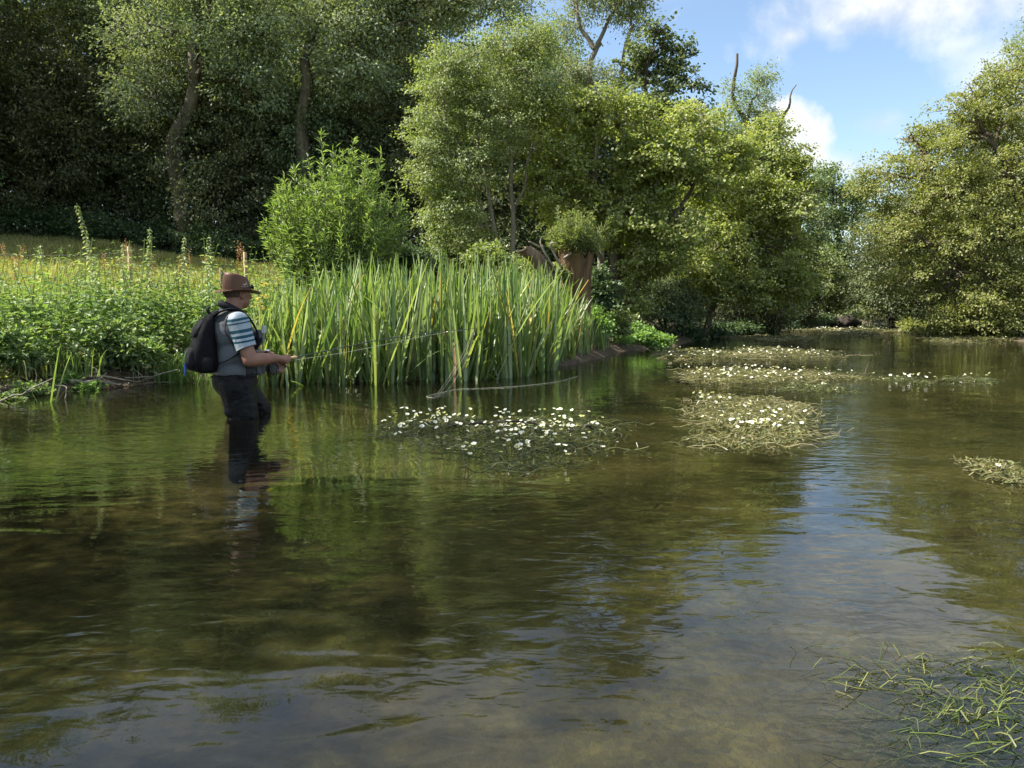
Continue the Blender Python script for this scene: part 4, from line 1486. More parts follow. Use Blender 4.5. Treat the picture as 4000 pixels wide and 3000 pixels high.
def blob(prims, voxel=.01, smooth=4, cuts=(), keep_z=None):
    """one continuous surface grown over overlapping shapes"""
    g = G()
    for p in prims:
        for V, in ((np.concatenate(p.V),),):
            n0 = g.n
            g.V.append(V)
            g.n += len(V)
            for f, mm in p.F:
                # faces of a primitive index into that primitive
                g.F.append((f + n0, 0))
    me = g.mesh('tmp')
    o = bpy.data.objects.new('tmp', me)
    COL.objects.link(o)
    r = o.modifiers.new('r', 'REMESH')
    r.mode = 'VOXEL'
    r.voxel_size = voxel
    if smooth:
        s_ = o.modifiers.new('s', 'SMOOTH')
        s_.factor = .5
        s_.iterations = smooth
    bpy.context.view_layer.update()
    dg = bpy.context.evaluated_depsgraph_get()
    out = bpy.data.meshes.new_from_object(o.evaluated_get(dg))
    bpy.data.objects.remove(o)
    if cuts:
        bm = bmesh.new()
        bm.from_mesh(out)
        for co, no in cuts:
            bmesh.ops.bisect_plane(bm, geom=bm.verts[:] + bm.edges[:] + bm.faces[:], plane_co=co, plane_no=no, clear_outer=True)
        bm.to_mesh(out)
        bm.free()
    out.polygons.foreach_set('use_smooth', [True] * len(out.polygons))
    out.materials.clear()
    return out


def aobj(name, me, mats, parent, shift=True):
    """a part of the angler, shaped in his own frame (forward, left, up above the water)"""
    if isinstance(me, G):
        me = me.mesh(name, (0, 0, 0), True)
    me.name = name
    if shift:
        me.transform(Matrix.Translation((0, 0, -ABASE)))
    me.materials.clear()
    for m in (mats if isinstance(mats, (list, tuple)) else [mats]):
        me.materials.append(m)
    o = bpy.data.objects.new(name, me)
    COL.objects.link(o)
    o.parent = parent
    return o


M['skin'] = mat_noise('skin', (.25, .12, .078), (.33, .17, .115), 14, .5, .0008, 120, spec=.35)
M['hair'] = mat_noise('hair_short', (.05, .03, .02), (.12, .075, .05), 60, .8, .001, 200)
M['hat'] = mat_noise('hat_oiled_leather', (.085, .038, .020), (.135, .064, .035), 9, .5, .002, 30, spec=.3)
M['band'] = mat_noise('hat_band', (.10, .05, .025), (.24, .14, .08), 140, .6, .002, 150)
M['vest_dark'] = mat_noise('vest_dark_cloth', (.008, .008, .011), (.016, .016, .021), 20, .75, .003, 30)
M['pack'] = mat_noise('pack_nylon', (.004, .004, .0055), (.010, .009, .012), 9, .75, .010, 13, spec=.15)
M['pack_grey'] = mat_noise('pack_grey_nylon', (.011, .0105, .013), (.024, .022, .026), 9, .7, .008, 14, spec=.15)
M['wader'] = mat_noise('wader_rubberised_cloth', (.0035, .0035, .0045), (.008, .0078, .0095), 5, .38, .05, 3.2, (1, 1, 1.2), spec=.16, detail=1)
M['cloth_pale'] = mat_noise('pale_cloth', (.42, .44, .46), (.55, .57, .58), 20, .8)
M['cork'] = mat_noise('cork', (.42, .27, .14), (.62, .44, .26), 60, .8)
M['rod'] = mat_noise('rod_graphite', (.015, .02, .018), (.03, .035, .03), 10, .25, spec=.6)
M['metal'] = mat_noise('dark_metal', (.03, .03, .035), (.06, .06, .065), 20, .3, metal=.8)
M['steel'] = mat_noise('steel', (.5, .5, .5), (.65, .65, .65), 20, .25, metal=1.0)
M['line'] = mat_noise('fly_line', (.34, .35, .27), (.44, .44, .34), 10, .5)
M['lens'] = mat_noise('dark_lens', (.008, .008, .01), (.012, .012, .014), 10, .08, spec=.7)
M['blue'] = mat_noise('blue_plastic', (.02, .07, .30), (.03, .10, .40), 10, .4)
M['green_cord'] = mat_noise('green_cord', (.12, .32, .06), (.18, .42, .10), 10, .6)
M['thread'] = mat_noise('pale_thread', (.50, .46, .40), (.62, .58, .52), 300, .7)

# vest: grey ripstop with a dark side panel, mapped on the garment itself
m, nt = nmat('vest_grey_cloth')
t = N(nt, 'ShaderNodeTexCoord')
sp = N(nt, 'ShaderNodeSeparateXYZ')
L(nt, t.outputs['Object'], sp.inputs[0])
nb = N(nt, 'ShaderNodeTexNoise', inp={'Scale': 7.0, 'Detail': 2.0, 'Roughness': .5, 'Distortion': .7})
nf = N(nt, 'ShaderNodeTexNoise', inp={'Scale': 90.0, 'Detail': 3.0})
L(nt, t.outputs['Object'], nb.inputs['Vector'])
L(nt, t.outputs['Object'], nf.inputs['Vector'])
gc = ramp(nt, [(.3, (.085, .092, .103)), (.7, (.12, .13, .145))])
L(nt, nf.outputs['Fac'], gc.inputs[0])
side = math_n(nt, 'MULTIPLY', math_n(nt, 'GREATER_THAN', sp.outputs['X'], .015), math_n(nt, 'LESS_THAN', sp.outputs['X'], .085))
low = math_n(nt, 'LESS_THAN', sp.outputs['Z'], .62 - ABASE)
yoke = math_n(nt, 'GREATER_THAN', sp.outputs['Z'], .735 - ABASE)
dk = math_n(nt, 'MAXIMUM', math_n(nt, 'MULTIPLY', side, low), math_n(nt, 'MULTIPLY', yoke, .55))
vc = mixc(nt, dk, gc.outputs[0], (.010, .010, .014))
pb = N(nt, 'ShaderNodeBsdfPrincipled', inp={'Roughness': .55, 'Specular IOR Level': .4, 'Sheen Weight': .15})
L(nt, vc, pb.inputs['Base Color'])
bp = N(nt, 'ShaderNodeBump', inp={'Strength': 1.0, 'Distance': .022})
L(nt, nb.outputs['Fac'], bp.inputs['Height'])
L(nt, bp.outputs[0], pb.inputs['Normal'])
o_ = N(nt, 'ShaderNodeOutputMaterial')
L(nt, pb.outputs[0], o_.inputs[0])
M['vest'] = m

# striped shirt sleeve
m, nt = nmat('striped_shirt_cloth')
t = N(nt, 'ShaderNodeTexCoord')
sp = N(nt, 'ShaderNodeSeparateXYZ')
L(nt, t.outputs['Object'], sp.inputs[0])
zrel = math_n(nt, 'ADD', math_n(nt, 'SUBTRACT', sp.outputs['Z'], .54 - ABASE), math_n(nt, 'MULTIPLY', sp.outputs['X'], -.18))
stripe = None
for z0, z1, k in ((.047, .062, 1), (.081, .103, 1), (.122, .147, 1), (.190, .200, 1), (.215, .235, .8)):
    s1 = math_n(nt, 'MULTIPLY', math_n(nt, 'GREATER_THAN', zrel, z0), math_n(nt, 'LESS_THAN', zrel, z1))
    stripe = s1 if stripe is None else math_n(nt, 'MAXIMUM', stripe, s1)
nb = N(nt, 'ShaderNodeTexNoise', inp={'Scale': 11.0, 'Detail': 2.0, 'Distortion': .6})
L(nt, t.outputs['Object'], nb.inputs['Vector'])
sc_ = mixc(nt, stripe, (.34, .40, .45), (.020, .078, .11))
pb = N(nt, 'ShaderNodeBsdfPrincipled', inp={'Roughness': .8, 'Specular IOR Level': .2})
L(nt, sc_, pb.inputs['Base Color'])
bp = N(nt, 'ShaderNodeBump', inp={'Strength': 1.0, 'Distance': .012})
L(nt, nb.outputs['Fac'], bp.inputs['Height'])
L(nt, bp.outputs[0], pb.inputs['Normal'])
o_ = N(nt, 'ShaderNodeOutputMaterial')
L(nt, pb.outputs[0], o_.inputs[0])
M['shirt'] = m

person = empty('person', (AX, AY, ABASE), 'angler in a brown brimmed hat, grey vest and black waders standing knee-deep in the river', 'person', rz=AROT)

YAW = math.radians(14)


def hd(a, b, z):
    """head frame: turned a little away from the camera, centred on the neck"""
    x, y = a - .0, b
    return (x * math.cos(YAW) - y * math.sin(YAW), x * math.sin(YAW) + y * math.cos(YAW), z)


# rod geometry in the world, hand positions in his frame
HAND = np.array([.335, -.065, .438])
tipw = P(1850, 1283, 8.2)
tip = np.array(AMI @ tipw)
U = unit(tip - HAND)
E1 = unit(np.cross(U, np.array([0, 0, 1.0])))      # sideways (to his right)
E2 = np.cross(E1, U)                                # up
wrist = np.array([.262, -.125, .452])
elbow = np.array([.035, -.262, .452])
sh_r = np.array([-.025, -.185, .735])
sh_l = np.array([-.025, .185, .735])
elb_l = np.array([.075, .245, .465])
wr_l = np.array([.265, .085, .462])
prims = [
    # torso and legs (under the clothes)
    ell((-.045, 0, .655), (.115, .165, .17)), ell((-.02, 0, .48), (.125, .155, .17)), ell((-.035, 0, .30), (.12, .155, .13)),
    cap((-.03, -.09, .27), .085, (.015, -.11, -.03), .062), cap((.015, -.11, -.03), .06, (-.06, -.115, -.46), .042),
    cap((.0, .09, .26), .085, (.17, .12, .0), .062), cap((.17, .12, .0), .06, (.13, .12, -.46), .042),
    cap((-.06, -.115, -.47), .042, (.09, -.125, -.485), .035), cap((.13, .12, -.47), .042, (.28, .125, -.485), .035),
    cap(sh_l, .08, sh_r, .08), cap((-.05, 0, .74), .085, (-.028, 0, .87), .062),
    # head
    ell(hd(.0, 0, .985), (.098, .078, .108)), ell(hd(.038, 0, .905), (.066, .056, .062), (0, .25, YAW)), cap(hd(.068, 0, .868), .028, hd(.073, 0, .873), .026),
    ell(hd(.06, 0, .945), (.045, .055, .06), (0, 0, YAW)),
    cap(hd(.098, 0, .953), .010, hd(.118, 0, .925), .014), ell(hd(.117, 0, .922), (.012, .016, .010), (0, 0, YAW)),
    cap(hd(.094, -.018, .893), .010, hd(.094, .018, .893), .010), cap(hd(.091, -.016, .882), .010, hd(.091, .016, .882), .010),
    cap(hd(.085, -.034, .975), .011, hd(.085, .034, .975), .011),
    ell(hd(.022, -.080, .938), (.019, .010, .030), (.1, .2, YAW)), ell(hd(.022, .080, .938), (.019, .010, .030), (-.1, .2, YAW)),
    cap(hd(-.01, 0, .90), .066, hd(-.03, 0, .84), .066),
    # arms
    cap(sh_r, .060, elbow, .055), cap(elbow, .054, (elbow * .55 + wrist * .45), .052), cap(elbow * .55 + wrist * .45, .051, wrist, .033),
    cap(sh_l, .064, elb_l, .055), cap(elb_l, .054, (elb_l * .55 + wr_l * .45), .052), cap(elb_l * .55 + wr_l * .45, .051, wr_l, .033),
    # right palm
    cap(wrist, .032, HAND - U * .02 + E1 * .018, .030), ell(HAND + E1 * .022 - E2 * .004, (.042, .022, .034), (0, 0, math.atan2(U[1], U[0]))),
]
for k in range(4):
    b0 = HAND + U * (.034 - .0235 * k)
    r_ = .0115 - .0006 * abs(k - 1.3)
    rad_ = .025 + (.003 if k in (1, 2) else 0)
    pts = [b0 + rad_ * (math.cos(a) * E1 + math.sin(a) * E2) for a in (.9, -.4, -1.5, -2.6)]
    pts = [b0 + rad_ * (math.cos(a) * E1 + math.sin(a) * E2) for a in (-.1, -1.2, -2.3, -3.3)]
    for p0, p1 in zip(pts[:-1], pts[1:]):
        prims.append(cap(p0, r_, p1, r_ * .95, 10))
prims += [cap(HAND - U * .03 + E1 * .02 + E2 * .012, .015, HAND + U * .025 + E1 * .006 + E2 * .026, .012, 10), cap(HAND + U * .025 + E1 * .006 + E2 * .026, .012, HAND + U * .062 + E2 * .022, .0095, 10)]
# left hand, drawing line below the rod
HL = np.array([.305, .015, .405])
prims += [cap(wr_l, .032, HL, .028), ell(HL, (.034, .030, .036))]
for k in range(4):
    b0 = HL + np.array([.030 - .014 * k, -.012 - .006 * k, -.012])
    m1 = b0 + np.array([.012, -.010, -.028 - .003 * (k in (1, 2))])
    m2 = m1 + np.array([-.004, -.012, -.022])
    m3 = m2 + np.array([-.016, -.004, -.008])
    for p0, p1, ra in ((b0, m1, .0105), (m1, m2, .0098), (m2, m3, .009)):
        prims.append(cap(p0, ra, p1, ra * .95, 10))
prims += [cap(HL + np.array([.01, -.02, .01]), .014, HL + np.array([.045, -.035, -.005]), .0115, 10), cap(HL + np.array([.045, -.035, -.005]), .0115, HL + np.array([.058, -.04, -.032]), .009, 10)]
aobj('body', blob(prims, .0062, 2), M['skin'], person)
# short hair at the back and sides of the head
hair = blob([ell(hd(-.014, 0, .985), (.090, .0805, .100), (0, 0, YAW))], .008, 2, cuts=[(hd(.028, 0, .95), (math.cos(YAW), math.sin(YAW), 0)), ((0, 0, .925), (0, 0, -1))])
aobj('hair', hair, M['hair'], person)
# eyes
ge = G()
for s_ in (-1, 1):
    e_ = ell(hd(.083, s_ * .032, .952), (.011, .012, .009), nu=10, nv=8)
    ge.add(np.concatenate(e_.V)[:80], [f for f in e_.F[0][0]])
aobj('eyes', ge, M['lens'], person)

# clothing
vprims = [ell((-.05, 0, .655), (.160, .195, .19)), ell((-.018, 0, .48), (.178, .195, .20)), ell((-.022, 0, .36), (.178, .195, .12)), cap((-.035, .14, .735), .085, (-.035, -.14, .735), .085),
          ell((.06, 0, .60), (.085, .14, .12)), ell((.075, 0, .46), (.085, .15, .12)), cap((-.05, 0, .74), .115, (-.045, 0, .80), .09)]
vest = aobj('fishing_vest', blob(vprims, .010, 5, cuts=[((0, 0, .318), (.06, 0, -1)), ((-.045, 0, .845), (.45, 0, 1))]), M['vest'], person)
# rolled collar
th = np.linspace(0, 2 * PI, 28)
gc_ = G()
cp = np.stack([-.04 + .082 * np.cos(th), .082 * np.sin(th), .838 - .040 * np.cos(th)], 1)
tube(gc_, cp, .020, 8, cap=False, flat=1.3)
aobj('collar', gc_, M['vest_dark'], vest, shift=True)
# seams and pockets
gp = G()


def box(g, c, s_, rz=0, ry=0, taper=1.0):
    sx, sy, sz = np.array(s_) / 2
    V = np.array([(x * (taper if z > 0 else 1), y * (taper if z > 0 else 1), z) for x in (-sx, sx) for y in (-sy, sy) for z in (-sz, sz)])
    R = np.array((Matrix.Rotation(rz, 3, 'Z') @ Matrix.Rotation(ry, 3, 'Y')))
    g.add(V @ R.T + np.array(c), [(0, 1, 3, 2), (4, 6, 7, 5), (0, 4, 5, 1), (2, 3, 7, 6), (0, 2, 6, 4), (1, 5, 7, 3)])


def pocket(name, c, s_, rz, mat, parent):
    bm = bmesh.new()
    g_ = G()
    box(g_, c, s_, rz)
    me = g_.mesh(name)
    bm.from_mesh(me)
    bmesh.ops.bevel(bm, geom=bm.edges[:], offset=min(s_) * .25, segments=2, affect='EDGES')
    bm.to_mesh(me)
    bm.free()
    return aobj(name, me, mat, parent)


for c, s_, rz in (((.148, -.085, .615), (.06, .11, .115), -.4), ((.148, .085, .615), (.06, .11, .115), .4), ((.150, -.095, .385), (.065, .13, .11), -.45), ((.150, .095, .385), (.065, .13, .11), .45)):
    pk_ = pocket('pocket', c, s_, rz, M['vest'], vest)
pocket('pocket_flap', (.178, -.098, .678), (.022, .10, .06), -.4, M['cloth_pale'], vest)
gs_ = G()
tube(gs_, curve_pts([(-.10, -.175, .78), (-.125, -.19, .68), (-.09, -.20, .60), (-.06, -.197, .55)], 14), .004, 5)
tube(gs_, curve_pts([(-.155, -.125, .72), (-.175, -.12, .62), (-.165, -.14, .52)], 12), .003, 5)
aobj('seam', gs_, M['vest_dark'], vest)
gh = G()
th = np.linspace(0, 2 * PI, 40)
tube(gh, np.stack([-.022 + .180 * np.cos(th), .192 * np.sin(th), .322 + .008 * np.cos(th)], 1), .007, 6, cap=False)
aobj('hem', gh, M['vest_dark'], vest)
# sleeves
dirr = unit(elbow - sh_r)
dirl = unit(elb_l - sh_l)
sl = blob([cap(sh_r, .083, sh_r + dirr * .22, .077), ell(sh_r + np.array([.0, -.0, .0]), (.085, .085, .082))], .009, 4, cuts=[(sh_r + dirr * .205, dirr + np.array([.10, 0, 0]))])
aobj('shirt_sleeve', sl, M['shirt'], person)
sl = blob([cap(sh_l, .083, sh_l + dirl * .22, .077), ell(sh_l, (.085, .085, .082))], .009, 4, cuts=[(sh_l + dirl * .205, dirl)])
aobj('shirt_sleeve', sl, M['shirt'], person)
# waders
wp = [ell((-.033, 0, .285), (.172, .190, .16)), ell((-.03, 0, .40), (.145, .175, .1)), cap((-.04, -.098, .24), .135, (-.0, -.115, .0), .118), cap((-.0, -.115, .0), .105, (-.05, -.118, -.44), .078),
      cap((.0, .098, .24), .122, (.165, .125, .03), .100), cap((.165, .125, .03), .10, (.13, .122, -.44), .078),
      cap((-.06, -.12, -.45), .072, (.10, -.13, -.465), .05), cap((.12, .122, -.45), .072, (.28, .13, -.465), .05),
      ell((-.085, -.12, .05), (.06, .07, .05)), ell((.02, -.15, .11), (.09, .07, .03), (0, .4, 0)), ell((-.04, -.15, -.0), (.10, .075, .028), (0, -.3, 0)), ell((.13, .08, .10), (.08, .08, .03), (0, .5, 0))]
aobj('waders', blob(wp, .010, 3), M['wader'], person)
# wrist watch on the far arm
gw = G()
wd = unit(wr_l - elb_l)
q = wr_l - wd * .03
tube(gw, [q - wd * .012, q + wd * .012], .0385, 16)
wt_ = aobj('watch', gw, M['metal'], person)
gw = G()
tube(gw, [q + np.array([-.0, -.02, .033]), q + np.array([0, -.024, .043])], .017, 12)
aobj('watch_face', gw, M['steel'], wt_)

# hat
HC = np.array(hd(.008, 0, 0))


def crown_pt(th, t):
    """t: 0 at the brim, 1 at the top edge"""
    ra = .112 - .024 * t ** 1.8
    rb = .093 - .020 * t ** 1.8
    z = .968 + .126 * t + .022 * t * math.cos(th + PI) * 1.0 - .012 * t * math.cos(2 * th) * .0
    if abs(math.cos(th)) > .6 and math.cos(th) > 0:
        rb *= 1 - .10 * t          # pinched at the front
    x, y = ra * math.cos(th) - .006 * t, rb * math.sin(th)
    return np.array([HC[0] + x * math.cos(YAW) - y * math.sin(YAW), HC[1] + x * math.sin(YAW) + y * math.cos(YAW), z])


nt_, nk = 48, 9
g = G()
V = [crown_pt(2 * PI * j / nt_, i / (nk - 1)) for i in range(nk) for j in range(nt_)]
# rounded top with a crease along the middle
for f in (.93, .8, .6, .38, .15):
    for j in range(nt_):
        th_ = 2 * PI * j / nt_
        e_ = crown_pt(th_, 1.0)
        c = np.array([HC[0] - .006, HC[1], 0])
        x, y = (e_[0] - c[0]) * f, (e_[1] - c[1]) * f
        lat = abs(-x * math.sin(YAW) + y * math.cos(YAW))
        dome = .016 * (1 - f ** 2.5)
        crease = -.026 * (1 - min(1, lat / .045)) ** 1 * (1 - f * .5)
        zt = e_[2] * f + (1 - f) * 1.094
        V.append(np.array([c[0] + x, c[1] + y, zt + dome + crease]))
n_r = nk + 5
idx = np.arange(n_r * nt_).reshape(n_r, nt_)
F = np.stack([idx[:-1], np.roll(idx, -1, 1)[:-1], np.roll(idx, -1, 1)[1:], idx[1:]], -1).reshape(-1, 4)
g.add(V, F)
g.add(np.array(V)[-nt_:], np.arange(nt_)[None])
# brim: upper and lower skins joined at the rim
BR = []
for lay in (0, 1):
    for i in range(7):
        f = i / 6
        for j in range(nt_):
            th_ = 2 * PI * j / nt_
            ra = .110 + (.070 if math.cos(th_) > 0 else .054) * f
            rb = .091 + .062 * f
            x, y = ra * math.cos(th_), rb * math.sin(th_)
            z = .970 + f * f * (-.008 * math.cos(th_) ** 2 + .016 * math.sin(th_) ** 2) - .006 * f * math.cos(th_) * (1 if math.cos(th_) > 0 else .3) - .003 * lay
            BR.append((HC[0] + x * math.cos(YAW) - y * math.sin(YAW), HC[1] + x * math.sin(YAW) + y * math.cos(YAW), z))
idx = np.arange(14 * nt_).reshape(14, nt_)
up = idx[:7]
lo = idx[7:]
Fu = np.stack([up[:-1], np.roll(up, -1, 1)[:-1], np.roll(up, -1, 1)[1:], up[1:]], -1).reshape(-1, 4)[:, ::-1]
Fl = np.stack([lo[:-1], np.roll(lo, -1, 1)[:-1], np.roll(lo, -1, 1)[1:], lo[1:]], -1).reshape(-1, 4)
Fe = np.stack([up[-1], np.roll(up[-1], -1), np.roll(lo[-1], -1), lo[-1]], -1)[:, ::-1]
g2 = G()
g2.add(BR, np.concatenate([Fu, Fl, Fe]))
hat = aobj('hat', g, M['hat'], person)
aobj('brim', g2, M['hat'], hat)
g = G()
bp_ = np.array([crown_pt(a, .06) for a in np.linspace(0, 2 * PI, 60)])
bp_[:, 2] += .002 * np.sin(np.arange(60) * 1.6)
bp_[:, :2] += (bp_[:, :2] - HC[:2]) * .02
tube(g, bp_, .0048, 6, cap=False)
aobj('hat_band', g, M['band'], hat)


def on_crown(u, v, off=.0016):
    """flat print wrapped on the near side of the crown"""
    th_ = -PI / 2 + .33 + u / .092
    t = v / .135
    p = crown_pt(th_, t)
    n = np.array([p[0] - HC[0], p[1] - HC[1], 0])
    return p + unit(n) * off


def crown_poly(g, pts):
    V = [on_crown(*q) for q in pts]
    g.add(V, np.arange(len(V))[None])


g = G()
# leaping springbok, stitched
for poly in ([(-.020, .062), (-.008, .060), (.004, .066), (.010, .075), (.012, .084), (.008, .083), (.004, .074), (-.004, .067), (-.018, .066)],
             [(.012, .084), (.016, .088), (.019, .085), (.013, .080), (.010, .078)],
             [(.010, .086), (.006, .093), (.0075, .0935), (.012, .087)],
             [(-.018, .066), (-.024, .062), (-.023, .0605), (-.016, .063)],
             [(-.008, .060), (-.016, .053), (-.0145, .052), (-.004, .0595)],
             [(.004, .066), (.012, .066), (.016, .071), (.0175, .0695), (.0125, .0635), (.003, .063)]):
    crown_poly(g, poly)
aobj('emblem', g, M['thread'], hat)
cu = bpy.data.curves.new('txt', 'FONT')
cu.body = 'SOUTH AFRICA'
cu.size = .0095
cu.align_x = 'CENTER'
cu.resolution_u = 2
to = bpy.data.objects.new('txt', cu)
COL.objects.link(to)
bpy.context.view_layer.update()
tm = bpy.data.meshes.new_from_object(to.evaluated_get(bpy.context.evaluated_depsgraph_get()))
bpy.data.objects.remove(to)
for v in tm.vertices:
    v.co = Vector(on_crown(v.co.x, .041 + v.co.y))
aobj('lettering', tm, M['thread'], hat)

# sunglasses pushed up on the hat front
sg = empty('sunglasses', AM @ Vector(hd(.12, 0, 1.0)), 'dark sunglasses pushed up on the front of the brown hat', 'sunglasses', rz=AROT)


def wl(g):
    """from his frame to world"""
    for i, V in enumerate(g.V):
        Vh = np.c_[V, np.ones(len(V))] @ np.array(AM).T
        g.V[i] = Vh[:, :3]
    return g


for s_ in (-1, 1):
    e_ = ell(hd(.118, s_ * .034, 1.008), (.010, .030, .020), (0, -.3, YAW + s_ * .25), 16, 10)
    o_ = obj('lens', wl(e_), M['lens'], None, True)
    o_.parent = sg
    o_.matrix_parent_inverse = sg.matrix_world.inverted()
    g = G()
    tube(g, curve_pts([hd(.105, s_ * .062, 1.012), hd(.07, s_ * .086, 1.006), hd(.015, s_ * .093, .992)], 10), .0032, 6)
    o_ = obj('temple_arm', wl(g), M['metal'], None, True)
    o_.parent = sg
    o_.matrix_parent_inverse = sg.matrix_world.inverted()

# backpack
PB = Vector((-.23, 0, .36))
pack = empty('backpack', AM @ PB, 'black and grey backpack hanging on the angler back', 'backpack', rz=AROT)


def pobj(name, g, mats, parent=None, smooth=True):
    me = g.mesh(name, PB, smooth) if isinstance(g, G) else g
    if not isinstance(g, G):
        me.transform(Matrix.Translation(-PB))
    me.materials.clear()
    me.materials.append(mats)
    me.name = name
    o = bpy.data.objects.new(name, me)
    COL.objects.link(o)
    o.parent = parent or pack
    return o


def loft(stations, p=3.0, n=28):
    """rounded-box sections: (z, a0, a1, half width)"""
    g = G()
    V = []
    for z, a0, a1, hw in stations:
        for j in range(n):
            th_ = 2 * PI * j / n
            c, s_ = math.cos(th_), math.sin(th_)
            V.append(((a0 + a1) / 2 + (a1 - a0) / 2 * np.sign(c) * abs(c) ** (2 / p), hw * np.sign(s_) * abs(s_) ** (2 / p), z))
    k = len(stations)
    idx = np.arange(k * n).reshape(k, n)
    g.add(V, np.stack([idx[:-1], np.roll(idx, -1, 1)[:-1], np.roll(idx, -1, 1)[1:], idx[1:]], -1).reshape(-1, 4))
    g.add(np.array(V)[-n:], np.arange(n)[None])
    g.add(np.array(V)[:n], np.arange(n)[None, ::-1])
    return g


pobj('bag', loft([(.350, -.29, -.19, .09), (.365, -.335, -.165, .125), (.41, -.365, -.155, .148), (.47, -.368, -.158, .152), (.53, -.352, -.163, .150), (.60, -.330, -.168, .145),
                  (.67, -.305, -.172, .138), (.735, -.270, -.175, .125), (.785, -.230, -.172, .10), (.80, -.205, -.178, .06)]), M['pack'])
pobj('front_pocket', loft([(.375, -.368, -.30, .08), (.39, -.388, -.30, .105), (.44, -.400, -.30, .118), (.50, -.392, -.30, .115), (.535, -.372, -.30, .105), (.545, -.355, -.30, .08)]), M['pack_grey'])
pobj('side_pocket', loft([(.375, -.30, -.20, .150), (.385, -.315, -.19, .166), (.44, -.325, -.185, .171), (.475, -.318, -.19, .164), (.48, -.31, -.20, .15)], 2.4), M['pack_grey'])
pobj('top_pocket', loft([(.63, -.335, -.26, .085), (.645, -.340, -.26, .10), (.70, -.315, -.24, .10), (.745, -.285, -.22, .085), (.752, -.270, -.22, .06)]), M['pack_grey'])
for s_ in (-1, 1):
    g = G()
    tube(g, curve_pts([(-.185, s_ * .07, .775), (-.14, s_ * .10, .815), (-.06, s_ * .118, .836), (.035, s_ * .125, .800), (.105, s_ * .13, .70), (.128, s_ * .14, .60), (.09, s_ * .178, .53)], 26), .028, 8, flat=.28)
    pobj('shoulder_strap', g, M['pack'])
    g = G()
    tube(g, curve_pts([(-.20, s_ * .15, .42), (-.12, s_ * .197, .45), (-.04, s_ * .208, .50), (.05, s_ * .197, .55), (.09, s_ * .180, .54)], 18), .017, 6, flat=.25)
    pobj('side_strap', g, M['pack'])
g = G()
tube(g, curve_pts([(-.195, -.03, .79), (-.215, -.03, .83), (-.20, .0, .845), (-.215, .03, .83), (-.195, .03, .79)], 14), .008, 6)
pobj('grab_loop', g, M['pack'])
g = G()
tube(g, curve_pts([(-.385, -.07, .52), (-.405, -.075, .46), (-.40, -.07, .40)], 8), .004, 5)
pobj('cord', g, M['green_cord'])
g = G()
tube(g, [(-.398, -.075, .43), (-.40, -.077, .36)], [.010, .008], 8)
tube(g, [(-.40, -.077, .36), (-.398, -.075, .335)], [.005, .005], 6)
pobj('clip_tool', g, M['blue'])

# ------------------------------------------------------------------ fly rod
hw = Vector(AM @ Vector(HAND))
rod = empty('fishing_rod', hw, 'long thin fly rod held out over the water by the angler', 'fishing rod')
uw = Vector(AM.to_3x3() @ Vector(U))
g = G()
tube(g, [hw - uw * .05, hw - uw * .02, hw + uw * .06, hw + uw * .12, hw + uw * .135], [.012, .014, .012, .0115, .007], 10)
obj('cork_handle', g, M['cork'], rod, True)
g = G()
rp_ = curve_pts([hw + uw * .13, hw + (tipw - hw) * .5 + Vector((0, 0, .035)), tipw], 24)
tube(g, rp_, np.linspace(.0058, .0022, 24), 6)
obj('rod_blank', g, M['rod'], rod, True)
g = G()
tube(g, [hw - uw * .17, hw - uw * .05], .0105, 8)
obj('reel_seat', g, M['metal'], rod, True)
for i in (4, 8, 12, 16, 19, 21, 23):
    g = G()
    c = Vector(rp_[i])
    tube(g, [c + Vector((.006 * math.cos(a), 0, -.008 + .006 * math.sin(a))) for a in np.linspace(0, 6.28, 8)], .0012, 4, cap=False)
    obj('line_guide', g, M['steel'], rod)
rc = hw - uw * .115 - Vector((0, 0, .062))
side_ = uw.cross(Vector((0, 0, 1))).normalized()
g = G()
for s_ in (-1, 1):
    c = rc + side_ * .018 * s_
    ring = [c + (uw * math.cos(a) + Vector((0, 0, 1)) * math.sin(a)) * .043 for a in np.linspace(0, 2 * PI, 26)]
    tube(g, ring, .0045, 6, cap=False)
    for k in range(8):
        a = k * PI / 4
        tube(g, [c, c + (uw * math.cos(a) + Vector((0, 0, 1)) * math.sin(a)) * .042], .004, 5)
tube(g, [rc - side_ * .022, rc + side_ * .022], .022, 14)
reel = obj('reel', g, M['metal'], rod, True)
g = G()
tube(g, [rc - side_ * .017, rc + side_ * .017], .034, 18)
o_ = obj('spool', g, M['rod'], None, True)
o_.parent = reel
o_.matrix_parent_inverse = rod.matrix_world.inverted()
g = G()
tube(g, [rc + Vector((0, 0, .04)), rc + Vector((0, 0, .066)) + uw * .0], .006, 6)
obj('reel_foot', g, M['metal'], rod, True)
g = G()
lh = Vector(AM @ Vector(HL + np.array([.03, -.04, -.03])))
low_ = hw + uw * .03 - Vector((0, 0, .02))
tube(g, curve_pts([low_, low_ + (tipw - low_) * .3 - Vector((0, 0, .012)), low_ + (tipw - low_) * .7 + Vector((0, 0, .010)), tipw], 20), .0017, 4)
tube(g, curve_pts([low_, lh, rc - side_ * .01 + Vector((0, 0, -.03))], 10), .0018, 4)
for dx, dy in ((0, 0), (14, -6), (28, 4)):
    t0 = tipw
    w0 = W(1735 + dx, 1520 + dy)
    w1 = W(1700 + dx * .6, 1548)
    tube(g, curve_pts([t0, (t0 + w0) / 2 + Vector((.03 + dx * .001, 0, .03)), w0 + Vector((0, 0, .05)), w1 + Vector((0, 0, .004))], 16), .0012, 4)
